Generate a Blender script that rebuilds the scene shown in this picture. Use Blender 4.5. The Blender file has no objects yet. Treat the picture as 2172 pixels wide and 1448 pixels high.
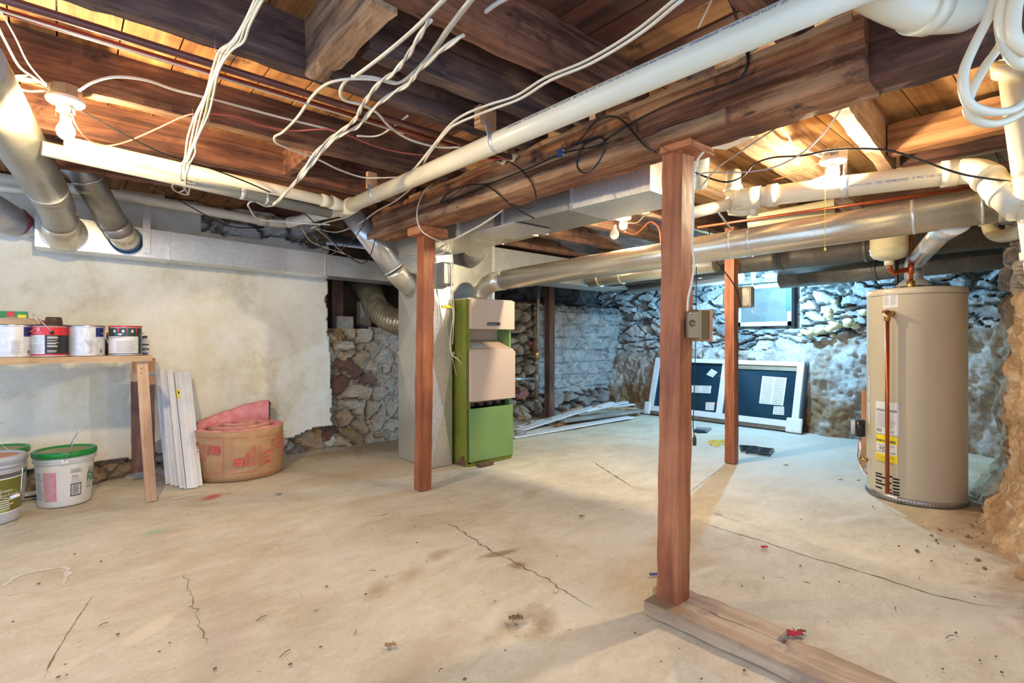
import bpy, math, random
from mathutils import Vector, Matrix, noise
random.seed(7)
sc = bpy.context.scene
COL = sc.collection

# ------------------------------------------------------------------ camera
CAM_H = 1.1
FX, FY = .6587, .7524            # heading of the camera in the plan
F = 1086.0                        # focal length in pixels of a 2172 wide frame
cam_d = bpy.data.cameras.new('camera')
cam_d.lens = 18.0; cam_d.sensor_width = 36.0; cam_d.shift_y = -4/2172
cam_d.clip_start = .02; cam_d.clip_end = 100
cam = bpy.data.objects.new('camera', cam_d); COL.objects.link(cam)
cam.location = (0, 0, CAM_H)
cam.rotation_euler = (math.pi/2, 0, -math.atan2(FX, FY))
sc.camera = cam

# ------------------------------------------------------------------ light of the place
sc.view_settings.view_transform = 'Standard'
sc.view_settings.look = 'None'
sc.view_settings.gamma = 1.0
sc.view_settings.use_curve_mapping = False
sc.view_settings.exposure = 0.62
w = bpy.data.worlds.new('world'); sc.world = w; w.use_nodes = True
bg = w.node_tree.nodes['Background']
bg.inputs[0].default_value = (.46, .65, 1.0, 1)      # bluish daylight fill; the room is left open behind the camera to admit it
bg.inputs[1].default_value = 2.0
BULB1 = (1.0, .76, .44); E1 = 1400
BULB2 = (1.0, .80, .52); E2 = 1500
BULB3 = (1.0, .84, .60); E3 = 2100
BULB4 = (.30, .66, 1.0); E4 = 8000

# ------------------------------------------------------------------ measuring helpers: a pixel and one known coordinate give a point
def _ray(px, py):
    r = (px-1086)/F; u = -(py-720)/F
    return Vector((FY*r+FX, -FX*r+FY, u))
def _at(px, py, t):
    d = _ray(px, py); return Vector((d.x*t, d.y*t, CAM_H+d.z*t))
def Dp(px, py, D): return _at(px, py, D)
def Zp(px, py, z=0.0): return _at(px, py, (z-CAM_H)/_ray(px, py).z)
def Xp(px, py, X): return _at(px, py, X/_ray(px, py).x)
def Yp(px, py, Y): return _at(px, py, Y/_ray(px, py).y)
def V(*a): return Vector(a)

# ------------------------------------------------------------------ materials
def nt(name):
    m = bpy.data.materials.new(name); m.use_nodes = True
    t = m.node_tree; b = t.nodes['Principled BSDF']
    return m, t, b
def coords(t, scale=(1, 1, 1), warp=0):
    g = t.nodes.new('ShaderNodeNewGeometry')
    mp = t.nodes.new('ShaderNodeMapping'); mp.inputs['Scale'].default_value = scale
    t.links.new(g.outputs['Position'], mp.inputs[0])
    return mp.outputs[0]
def nz(t, vec, scale, detail=6, rough=.55, dist=0):
    n = t.nodes.new('ShaderNodeTexNoise'); n.inputs['Scale'].default_value = scale
    n.inputs['Detail'].default_value = detail; n.inputs['Roughness'].default_value = rough
    n.inputs['Distortion'].default_value = dist
    t.links.new(vec, n.inputs['Vector']); return n.outputs[0]
def ramp(t, fac, stops):
    r = t.nodes.new('ShaderNodeValToRGB'); e = r.color_ramp.elements
    while len(e) < len(stops): e.new(.5)
    for k, (p, c) in enumerate(stops):
        e[k].position = p; e[k].color = tuple(c)+(1,) if len(c) == 3 else c
    t.links.new(fac, r.inputs[0]); return r.outputs[0]
def mix(t, fac, a, b, mode='MIX'):
    m = t.nodes.new('ShaderNodeMix'); m.data_type = 'RGBA'; m.blend_type = mode
    for sock, val in ((m.inputs[0], fac), (m.inputs[6], a), (m.inputs[7], b)):
        if hasattr(val, 'links') or hasattr(val, 'is_output'): t.links.new(val, sock)
        elif isinstance(val, (int, float)): sock.default_value = val
        else: sock.default_value = tuple(val)+(1,)
    return m.outputs[2]
def math_(t, op, a, b=None, c=None):
    m = t.nodes.new('ShaderNodeMath'); m.operation = op
    for i, val in enumerate((a, b, c)):
        if val is None: continue
        if isinstance(val, (int, float)): m.inputs[i].default_value = val
        else: t.links.new(val, m.inputs[i])
    return m.outputs[0]
def bump(t, b, h, strength=.3, dist=.01):
    n = t.nodes.new('ShaderNodeBump'); n.inputs['Strength'].default_value = strength; n.inputs['Distance'].default_value = dist
    t.links.new(h, n.inputs['Height']); t.links.new(n.outputs[0], b.inputs['Normal'])
def M(name, c1, c2=None, scale=6, stretch=(1, 1, 1), rough=.6, metal=0.0, bmp=.15, bscale=None, bdist=.004, lo=.35, hi=.65, c3=None, s3=2.0, t3=(.55, .7)):
    m, t, b = nt(name)
    v = coords(t, stretch)
    b.inputs['Roughness'].default_value = rough; b.inputs['Metallic'].default_value = metal
    if c2 is None: c2 = tuple(x*.8 for x in c1)
    n = nz(t, v, scale)
    col = ramp(t, n, [(lo, c1), (hi, c2)])
    if c3 is not None:
        n3 = nz(t, coords(t), s3, 5, .6)
        col = mix(t, ramp(t, n3, [(t3[0], (0, 0, 0)), (t3[1], (1, 1, 1))]), col, c3)
    t.links.new(col, b.inputs['Base Color'])
    if bmp: bump(t, b, nz(t, v, bscale or scale*3, 5), bmp, bdist)
    return m
def plain(name, c, rough=.5, metal=0.0):
    m, t, b = nt(name)
    g = nz(t, coords(t), 9, 4)
    t.links.new(ramp(t, g, [(.3, c), (.75, tuple(x*.86 for x in c))]), b.inputs['Base Color'])
    b.inputs['Roughness'].default_value = rough; b.inputs['Metallic'].default_value = metal
    return m
def emit(name, c, e):
    m, t, b = nt(name)
    b.inputs['Base Color'].default_value = (.9, .9, .9, 1)
    b.inputs['Emission Color'].default_value = tuple(c)+(1,); b.inputs['Emission Strength'].default_value = e
    return m
def wood(name, dark, mid, light, axis='X', grain=26, rough=.75, bmp=.35, saw=0, stain=None, worn=None):
    m, t, b = nt(name)
    s = {'X': (.06, 1, 1), 'Y': (1, .06, 1), 'Z': (1, 1, .06)}[axis]
    v = coords(t, s)
    g = nz(t, v, grain, 8, .65, .6)
    g2 = nz(t, coords(t), 2.2, 4, .6)
    f = math_(t, 'ADD', math_(t, 'MULTIPLY', g, .62), math_(t, 'MULTIPLY', g2, .38))
    col = ramp(t, f, [(.41, dark), (.5, mid), (.60, light)])
    if stain is not None:
        k = nz(t, coords(t), 5, 7, .7, .4)
        col = mix(t, ramp(t, k, [(.56, (0, 0, 0)), (.66, (1, 1, 1))]), col, stain)
    if worn is not None:
        k = nz(t, coords(t, s), 14, 7, .75)
        col = mix(t, ramp(t, k, [(.58, (0, 0, 0)), (.7, (.7, .7, .7))]), col, worn)
    vk = t.nodes.new('ShaderNodeTexVoronoi'); vk.inputs['Scale'].default_value = 4.5
    t.links.new(coords(t, {'X': (.5, 1.6, 1.6), 'Y': (1.6, .5, 1.6), 'Z': (1.6, 1.6, .5)}[axis]), vk.inputs['Vector'])
    col = mix(t, ramp(t, vk.outputs[0], [(.035, (.85, .85, .85)), (.06, (0, 0, 0))]), col, tuple(x*.35 for x in dark))
    t.links.new(col, b.inputs['Base Color'])
    b.inputs['Roughness'].default_value = rough
    h = g
    if saw:
        s2 = {'X': (1, .06, .06), 'Y': (.06, 1, .06), 'Z': (.06, .06, 1)}[axis]
        h = math_(t, 'ADD', g, math_(t, 'MULTIPLY', nz(t, coords(t, s2), 90, 3), saw))
    bump(t, b, h, bmp, .006)
    return m
def galv(name, c=(.62, .63, .60), rough=.38, spangle=60, dirt=None, metal=.6):
    m, t, b = nt(name)
    v = t.nodes.new('ShaderNodeTexVoronoi'); v.inputs['Scale'].default_value = spangle
    t.links.new(coords(t), v.inputs['Vector'])
    sep = t.nodes.new('ShaderNodeSeparateColor'); t.links.new(v.outputs['Color'], sep.inputs[0])
    n = nz(t, coords(t), 3, 5)
    f = math_(t, 'ADD', math_(t, 'MULTIPLY', sep.outputs[0], .34), math_(t, 'MULTIPLY', n, .66))
    col = ramp(t, f, [(.2, tuple(x*.84 for x in c)), (.85, tuple(min(1, x*1.14) for x in c))])
    if dirt is not None:
        k = nz(t, coords(t), 7, 7, .7)
        col = mix(t, ramp(t, k, [(.5, (0, 0, 0)), (.68, (1, 1, 1))]), col, dirt)
    t.links.new(col, b.inputs['Base Color'])
    b.inputs['Metallic'].default_value = metal
    t.links.new(math_(t, 'ADD', math_(t, 'MULTIPLY', sep.outputs[1], .025), rough-.05), b.inputs['Roughness'])
    bump(t, b, nz(t, coords(t), 4, 2), .10, .01)
    return m

MT = {}
MT['joist'] = wood('old_joist_wood', (.05, .024, .014), (.13, .062, .034), (.24, .125, .07), 'X', stain=(.05, .025, .018), worn=(.26, .14, .08), saw=.3)
MT['joist_red'] = wood('reddish_joist_wood', (.07, .026, .014), (.18, .07, .036), (.31, .14, .07), 'X', stain=(.06, .022, .014), worn=(.36, .16, .09), saw=.3)
MT['joist_grey'] = wood('grey_brown_joist_wood', (.05, .03, .025), (.12, .07, .055), (.22, .13, .09), 'X', stain=(.07, .04, .035), worn=(.30, .24, .2), saw=.3)
MT['joist_pale'] = wood('pale_rough_joist_wood', (.22, .12, .06), (.42, .26, .14), (.58, .40, .24), 'X', saw=.8, bmp=.6, worn=(.62, .5, .36))
MT['header'] = wood('golden_header_wood', (.24, .10, .035), (.42, .20, .075), (.56, .30, .13), 'Y', saw=.2)
MT['block'] = wood('rough_block_wood', (.12, .06, .03), (.30, .17, .09), (.46, .30, .17), 'Y', saw=.9, bmp=.7)
MT['beam'] = wood('old_beam_wood', (.08, .026, .012), (.25, .088, .032), (.46, .23, .10), 'Y', grain=18, stain=(.055, .022, .014), worn=(.40, .22, .11), bmp=.6)
MT['beam_tan'] = wood('tan_lath_wood', (.16, .07, .03), (.32, .17, .08), (.46, .28, .14), 'Y', grain=18, stain=(.14, .06, .03), bmp=.5)
MT['beam_dark'] = wood('dark_beam_wood', (.035, .014, .010), (.11, .04, .022), (.20, .08, .045), 'Y', grain=18, stain=(.03, .014, .01), bmp=.5)
MT['sub_y'] = wood('subfloor_boards_wood', (.20, .075, .02), (.38, .165, .05), (.52, .27, .10), 'Y', grain=14, stain=(.09, .035, .016))
MT['sub_x'] = wood('subfloor_boards_pale_wood', (.22, .10, .035), (.44, .24, .085), (.60, .37, .15), 'X', grain=12, stain=(.28, .13, .05))
MT['sub_dark'] = wood('subfloor_boards_dark_wood', (.05, .016, .009), (.12, .036, .018), (.19, .065, .03), 'Y', grain=14)
MT['post'] = wood('fir_post_wood', (.20, .055, .019), (.32, .095, .032), (.44, .16, .06), 'Z', grain=20, rough=.55, bmp=.15)
MT['post_dark'] = wood('dark_post_wood', (.05, .025, .018), (.10, .048, .034), (.17, .085, .06), 'Z', grain=20)
MT['cap'] = wood('shim_wood', (.32, .10, .035), (.46, .17, .06), (.58, .27, .11), 'Y', grain=18)
MT['lumber_z'] = wood('new_lumber_wood', (.40, .22, .12), (.56, .36, .21), (.68, .48, .31), 'Z', grain=12, rough=.6, bmp=.1)
MT['lumber_y'] = wood('dirty_lumber_wood', (.30, .20, .12), (.46, .33, .21), (.60, .47, .33), 'Y', grain=14, stain=(.32, .22, .15))
MT['lumber_x'] = wood('shelf_board_wood', (.32, .20, .10), (.48, .32, .18), (.60, .43, .27), 'X', grain=14, stain=(.30, .19, .10))
MT['stained'] = wood('stained_leg_wood', (.07, .032, .026), (.14, .07, .055), (.24, .14, .11), 'Z', grain=12, worn=(.32, .24, .21))
MT['orangewood'] = wood('fresh_orange_wood', (.40, .17, .07), (.52, .25, .11), (.62, .34, .17), 'Z', grain=10, bmp=.1)
MT['greyboard'] = wood('grey_plank_wood', (.16, .16, .14), (.28, .27, .24), (.40, .39, .35), 'X', grain=10)
MT['galv'] = galv('galvanized_steel')
MT['galv_bright'] = galv('bright_galvanized_steel', (.78, .79, .77), .30, 90)
MT['galv_dull'] = galv('dull_galvanized_steel', (.36, .355, .31), .40, 110, dirt=(.44, .42, .35))
MT['galv_plenum'] = galv('plenum_galvanized_steel', (.60, .58, .49), .42, 70)
MT['galv_smooth'] = galv('smooth_duct_steel', (.66, .66, .64), .26, 14)
MT['galv_warm'] = galv('aged_flue_steel', (.66, .61, .47), .27, 150)
MT['galv_dark'] = galv('dusty_dark_duct_steel', (.15, .13, .11), .55, 40, dirt=(.24, .185, .13), metal=.45)
MT['flex'] = M('flexible_duct_film', (.26, .22, .13), (.40, .34, .22), 12, rough=.22, metal=.6, bmp=.2)
MT['insul_grey'] = M('grey_duct_jacket_film', (.42, .40, .42), (.58, .56, .57), 10, rough=.35, metal=.2, bmp=.5, bdist=.01)
MT['pvc'] = M('white_pvc', (.78, .71, .52), (.74, .66, .46), 4, rough=.32, bmp=.02)
MT['pvc_old'] = M('yellowed_pvc', (.70, .66, .52), (.60, .55, .40), 4, rough=.35, bmp=.02)
MT['clear'] = M('cloudy_grey_plastic', (.26, .26, .22), (.34, .34, .29), 5, rough=.25, bmp=.02)
MT['copper'] = M('copper', (.50, .13, .05), (.36, .085, .04), 9, rough=.35, metal=.75, bmp=.03)
MT['copper_dark'] = M('tarnished_copper', (.20, .075, .055), (.13, .05, .04), 9, rough=.35, metal=.4, bmp=.03)
MT['copper_red'] = M('reddish_copper', (.34, .075, .04), (.25, .055, .035), 9, rough=.4, metal=.4, bmp=.03)
MT['brass'] = M('brass', (.62, .38, .12), (.50, .28, .09), 9, rough=.3, metal=.9, bmp=.03)
MT['iron'] = M('iron_pipe_paint', (.20, .14, .10), (.30, .24, .19), 12, rough=.5, metal=.4, bmp=.1)
MT['steel'] = M('grey_steel', (.50, .50, .50), (.40, .40, .41), 8, rough=.35, metal=.8, bmp=.03)
MT['wire'] = plain('bright_wire_steel', (.7, .7, .7), .3, .9)
MT['cable'] = M('cream_cable_sheath', (.76, .70, .56), (.64, .57, .43), 7, rough=.45, bmp=.05)
MT['cable_grey'] = M('greyish_cable_sheath', (.52, .46, .40), (.42, .37, .31), 7, rough=.45, bmp=.05)
MT['cable_green'] = plain('green_cable_sheath', (.30, .38, .22), .45)
MT['cable_red'] = plain('red_cable_sheath', (.48, .10, .07), .45)
MT['cable_orange'] = plain('orange_cable_sheath', (.75, .20, .06), .45)
MT['black'] = plain('black_rubber', (.012, .012, .012), .35)
MT['blackhole'] = plain('black_opening', (.006, .006, .006), .9)
MT['porcelain'] = plain('white_porcelain', (.80, .78, .72), .3)
MT['boxmetal'] = M('painted_box_steel', (.34, .31, .24), (.28, .25, .19), 10, rough=.4, metal=.4)
MT['bronze'] = M('bronze_box_paint', (.22, .165, .08), (.17, .125, .06), 8, rough=.35, metal=.4, bmp=.05)
MT['greybox'] = M('grey_box_paint', (.26, .25, .22), (.20, .19, .17), 8, rough=.4, metal=.3)
MT['beige'] = M('furnace_beige_enamel', (.60, .46, .35), (.56, .43, .32), 3, rough=.38, bmp=.02)
MT['green'] = M('furnace_green_enamel', (.20, .33, .10), (.17, .29, .09), 3, rough=.35, bmp=.02)
MT['olive'] = M('furnace_olive_enamel', (.23, .255, .03), (.16, .18, .02), 4, rough=.35, bmp=.02)
MT['rust'] = M('rust', (.12, .05, .03), (.20, .09, .05), 14, rough=.9)
MT['heater'] = M('heater_tan_enamel', (.60, .525, .37), (.58, .505, .355), 2, rough=.30, bmp=.0)
MT['tank'] = M('pale_yellow_enamel', (.60, .56, .36), (.55, .51, .32), 3, rough=.3, bmp=.02)
MT['white'] = plain('white_paint', (.78, .79, .80), .45)
MT['whiteplastic'] = plain('white_vinyl', (.74, .77, .80), .35)
MT['paper'] = plain('white_paper', (.78, .78, .76), .6)
MT['grey_print'] = plain('grey_print', (.34, .34, .35), .6)
MT['dark_print'] = plain('dark_print', (.04, .04, .045), .6)
MT['blue_print'] = plain('blue_print', (.07, .10, .28), .6)
MT['red_print'] = plain('red_print', (.55, .07, .06), .6)
MT['pink_print'] = plain('pink_print', (.72, .28, .32), .6)
MT['yellow'] = plain('yellow_paper', (.90, .72, .02), .5)
MT['bucket'] = M('white_bucket_plastic', (.74, .72, .66), (.70, .68, .61), 5, rough=.35, bmp=.02)
MT['bucket_grey'] = M('grey_bucket_plastic', (.46, .47, .50), (.40, .41, .45), 5, rough=.35, bmp=.02)
MT['greenlid'] = plain('green_lid_plastic', (.01, .26, .045), .3)
MT['lidtop'] = M('dusty_lid_top', (.30, .28, .14), (.38, .35, .19), 6, rough=.6)
MT['compound'] = M('orange_dried_mud', (.55, .27, .15), (.62, .34, .2), 6, rough=.8)
MT['olive_label'] = plain('olive_label', (.15, .15, .02), .4)
MT['green_text'] = plain('green_text', (.02, .25, .08), .5)
MT['lime_text'] = plain('lime_text', (.35, .55, .05), .5)
MT['red'] = plain('red_label', (.62, .02, .025), .3)
MT['blue'] = plain('blue_label', (.015, .03, .20), .3)
MT['darkgreen'] = plain('dark_green_label', (.03, .055, .05), .3)
MT['darklabel'] = plain('black_label', (.025, .02, .02), .3)
MT['silverlabel'] = M('silver_label', (.55, .57, .58), (.70, .72, .73), 30, rough=.35, metal=.2, bmp=.1)
MT['tin'] = plain('tin', (.55, .55, .55), .3, .9)
MT['brown'] = plain('brown_plastic', (.075, .04, .03), .5)
MT['kraft'] = M('kraft_paper', (.48, .28, .13), (.40, .225, .10), 5, rough=.6, bmp=.9, bscale=9, bdist=.02)
MT['pink'] = M('pink_fiberglass', (.78, .34, .34), (.66, .22, .24), 14, rough=.95, bmp=.8, bscale=40, bdist=.012)
MT['glass_dark'] = M('dark_window_glass', (.008, .026, .045), (.015, .045, .07), 2.2, rough=.08, bmp=.0)
MT['frost'] = M('dusty_window_glass', (.15, .165, .16), (.11, .12, .12), 8, rough=.5, bmp=.05)
MT['oldframe'] = M('weathered_white_frame', (.55, .56, .55), (.42, .42, .40), 14, rough=.6, bmp=.1)
MT['bluepaint'] = plain('blue_paint', (.02, .10, .20), .5)
MT['tape'] = M('foil_tape', (.30, .27, .26), (.22, .2, .19), 14, rough=.35, metal=.3, bmp=.5)
MT['mastic'] = M('cream_mastic', (.62, .54, .36), (.52, .45, .30), 14, rough=.8, bmp=.5)
MT['redwool'] = M('reddish_wrap_edge', (.45, .09, .10), (.30, .05, .07), 20, rough=.9, bmp=.8)
MT['foam'] = M('yellow_spray_foam', (.72, .68, .45), (.62, .58, .36), 20, rough=.6, bmp=.2)
MT['redplastic'] = plain('red_plastic', (.65, .03, .04), .35)
MT['soil'] = M('packed_soil', (.24, .15, .085), (.36, .25, .16), 9, rough=.95, bmp=.9, bscale=40, bdist=.01)
MT['chip'] = M('brown_wood_chip', (.20, .11, .05), (.32, .2, .1), 20, rough=.9)
MT['dirt'] = M('dark_dirt', (.16, .10, .055), (.24, .16, .09), 25, rough=1, bmp=.6)
MT['crack'] = plain('crack_dirt', (.20, .13, .07), .95)
MT['brick'] = M('red_brick', (.36, .11, .08), (.26, .09, .07), 20, rough=.9, bmp=.5)
MT['cinder'] = M('grey_concrete_block', (.38, .35, .29), (.28, .26, .22), 30, rough=.95, bmp=.7)

def rock_mat(name, tint, rough=.85, fine=38, bd=.012):
    m, t, b = nt(name)
    a = t.nodes.new('ShaderNodeVertexColor'); a.layer_name = 'stone'
    n = nz(t, coords(t), fine, 9, .7, .4)
    n2 = nz(t, coords(t, (1, 1, 2.2)), 9, 8, .7, .8)
    f = math_(t, 'ADD', math_(t, 'MULTIPLY', n, .5), math_(t, 'MULTIPLY', n2, .5))
    v = ramp(t, f, [(.30, (.45, .45, .45)), (.5, (.95, .95, .95)), (.7, (1.45, 1.45, 1.45))])
    col = mix(t, 1.0, a.outputs[0], v, 'MULTIPLY')
    col = mix(t, 1.0, col, tint, 'MULTIPLY')
    t.links.new(col, b.inputs['Base Color']); b.inputs['Roughness'].default_value = rough
    bump(t, b, f, .9, bd)
    return m
MT['rock'] = rock_mat('field_stone_masonry', (1, 1, 1))

# ------------------------------------------------------------------ mesh building
class MB:
    def __init__(s): s.v = []; s.f = []; s.mi = []; s.mats = []; s.sm = []
    def m(s, mat):
        if mat not in s.mats: s.mats.append(mat)
        return s.mats.index(mat)
    def add(s, vs, fs, mat, smooth=False):
        o = len(s.v); s.v += [Vector(p) for p in vs]; k = s.m(mat)
        for f in fs: s.f.append([o+i for i in f]); s.mi.append(k); s.sm.append(smooth)
        return s
    def hexa(s, c, mat):
        return s.add(c, [(0, 3, 2, 1), (4, 5, 6, 7), (0, 1, 5, 4), (1, 2, 6, 5), (2, 3, 7, 6), (3, 0, 4, 7)], mat)
    def box(s, x0, x1, y0, y1, z0, z1, mat):
        return s.hexa([(x0, y0, z0), (x1, y0, z0), (x1, y1, z0), (x0, y1, z0), (x0, y0, z1), (x1, y0, z1), (x1, y1, z1), (x0, y1, z1)], mat)
    def bar(s, p0, p1, w, h, mat, up=(0, 0, 1)):
        p0 = Vector(p0); p1 = Vector(p1); d = (p1-p0).normalized(); up = Vector(up)
        if abs(d.dot(up)) > .98: up = Vector((0, 1, 0))
        a = d.cross(up).normalized()*w/2; b = a.cross(d).normalized()*h/2
        return s.hexa([p0-a-b, p1-a-b, p1+a-b, p0+a-b, p0-a+b, p1-a+b, p1+a+b, p0+a+b], mat)
    def tube(s, pts, r, mat, n=12, caps=True, flat=1.0, rs=None, twist=0):
        pts = [Vector(p) for p in pts]; N = len(pts); t0 = (pts[1]-pts[0]).normalized()
        ref = Vector((0, 0, 1)) if abs(t0.z) < .9 else Vector((1, 0, 0))
        a = t0.cross(ref).normalized(); vs = []
        for i, p in enumerate(pts):
            t = (pts[min(i+1, N-1)]-pts[max(i-1, 0)]).normalized()
            a = (a-t*a.dot(t)).normalized(); b = t.cross(a)
            rr = rs[i] if rs else r
            for k in range(n):
                th = 2*math.pi*k/n+twist*i
                vs.append(p+a*math.cos(th)*rr*flat+b*math.sin(th)*rr)
        fs = [(i*n+k, i*n+(k+1) % n, (i+1)*n+(k+1) % n, (i+1)*n+k) for i in range(N-1) for k in range(n)]
        s.add(vs, fs, mat, True)
        if caps:
            o = len(s.v)-len(vs); k = s.m(mat)
            s.f.append([o+j for j in range(n)][::-1]); s.mi.append(k); s.sm.append(False)
            s.f.append([o+(N-1)*n+j for j in range(n)]); s.mi.append(k); s.sm.append(False)
        return s
    def lathe(s, prof, c, mat, n=40, axis=(0, 0, 1), smooth=True, a0=0, a1=2*math.pi):
        c = Vector(c); q = Vector((0, 0, 1)).rotation_difference(Vector(axis).normalized()); full = abs(a1-a0-2*math.pi) < 1e-6
        m_ = n if full else n+1; vs = []
        for (r, z) in prof:
            for k in range(m_):
                th = a0+(a1-a0)*k/n
                vs.append(c+q @ Vector((r*math.cos(th), r*math.sin(th), z)))
        fs = [(i*m_+k, i*m_+(k+1) % m_, (i+1)*m_+(k+1) % m_, (i+1)*m_+k) for i in range(len(prof)-1) for k in range(n)]
        return s.add(vs, fs, mat, smooth)
    def ball(s, c, r, mat, sx=1, sy=1, sz=1, n=14, jit=0):
        c = Vector(c); vs = []; fs = []; m_ = n//2+1
        for i in range(m_):
            ph = math.pi*i/(m_-1)
            for k in range(n):
                th = 2*math.pi*k/n
                d = Vector((math.sin(ph)*math.cos(th), math.sin(ph)*math.sin(th), math.cos(ph)))
                rr = r*(1+jit*noise.noise(d*1.7+c*31))
                vs.append(c+Vector((d.x*sx, d.y*sy, d.z*sz))*rr)
        fs = [(i*n+k, (i+1)*n+k, (i+1)*n+(k+1) % n, i*n+(k+1) % n) for i in range(m_-1) for k in range(n)]
        return s.add(vs, fs, mat, True)
    def quad(s, a, b, c, d, mat): return s.add([a, b, c, d], [(0, 1, 2, 3)], mat)
    def grid(s, fn, nu, nv, mat, smooth=True):
        vs = [fn(i/nu, j/nv) for j in range(nv+1) for i in range(nu+1)]
        fs = [(j*(nu+1)+i, j*(nu+1)+i+1, (j+1)*(nu+1)+i+1, (j+1)*(nu+1)+i) for j in range(nv) for i in range(nu)]
        return s.add(vs, fs, mat, smooth)
    def text(s, txt, size, fn, mat, bold=0):
        vs, fs = text_geo(txt, bold); return s.add([fn(x*size, y*size) for x, y in vs], fs, mat)
    def build(s, name, parent=None, bevel=0, base=None):
        if parent is not None: o3 = WL[parent.name]
        elif base is not None: o3 = Vector(base)
        else:
            xs = [p.x for p in s.v]; ys = [p.y for p in s.v]; zs = [p.z for p in s.v]
            o3 = Vector(((min(xs)+max(xs))/2, (min(ys)+max(ys))/2, min(zs)))
        me = bpy.data.meshes.new(name)
        me.from_pydata([tuple(p-o3) for p in s.v], [], s.f)
        for k in s.mats: me.materials.append(MT[k] if isinstance(k, str) else k)
        me.polygons.foreach_set('material_index', s.mi)
        me.polygons.foreach_set('use_smooth', s.sm)
        me.update()
        ob = bpy.data.objects.new(name, me); COL.objects.link(ob)
        if parent is not None: ob.parent = parent
        else: ob.location = o3
        WL[ob.name] = o3.copy()
        if bevel:
            b = ob.modifiers.new('edge', 'BEVEL'); b.width = bevel; b.segments = 2; b.limit_method = 'ANGLE'
        return ob
WL = {}
_tg = {}
def text_geo(txt, bold=0):
    if (txt, bold) in _tg: return _tg[(txt, bold)]
    cu = bpy.data.curves.new('lettering', 'FONT'); cu.body = txt; cu.size = 1.0; cu.offset = bold
    ob = bpy.data.objects.new('lettering', cu); COL.objects.link(ob)
    dg = bpy.context.evaluated_depsgraph_get(); me = bpy.data.meshes.new_from_object(ob.evaluated_get(dg))
    vs = [(p.co.x, p.co.y) for p in me.vertices]; fs = [list(p.vertices) for p in me.polygons]
    bpy.data.objects.remove(ob); bpy.data.curves.remove(cu); bpy.data.meshes.remove(me)
    _tg[(txt, bold)] = (vs, fs); return _tg[(txt, bold)]
def tag(o, label, cat, group=None, kind=None):
    o['label'] = label; o['category'] = cat
    if group: o['group'] = group
    if kind: o['kind'] = kind
    return o
def structure(o): o['kind'] = 'structure'; return o
def thing(name, loc, label, cat, group=None):
    o = bpy.data.objects.new(name, None); COL.objects.link(o); o.location = loc; o.empty_display_size = .1
    WL[o.name] = Vector(loc); return tag(o, label, cat, group)
def smooth_path(pts, k=6):
    pts = [Vector(p) for p in pts]
    if len(pts) < 3: return pts
    out = []; P = [pts[0]*2-pts[1]]+pts+[pts[-1]*2-pts[-2]]
    for i in range(1, len(P)-2):
        a, b, c, d = P[i-1:i+3]
        for j in range(k):
            t = j/k
            out.append(.5*((2*b)+(-a+c)*t+(2*a-5*b+4*c-d)*t*t+(-a+3*b-3*c+d)*t**3))
    out.append(pts[-1]); return out
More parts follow.
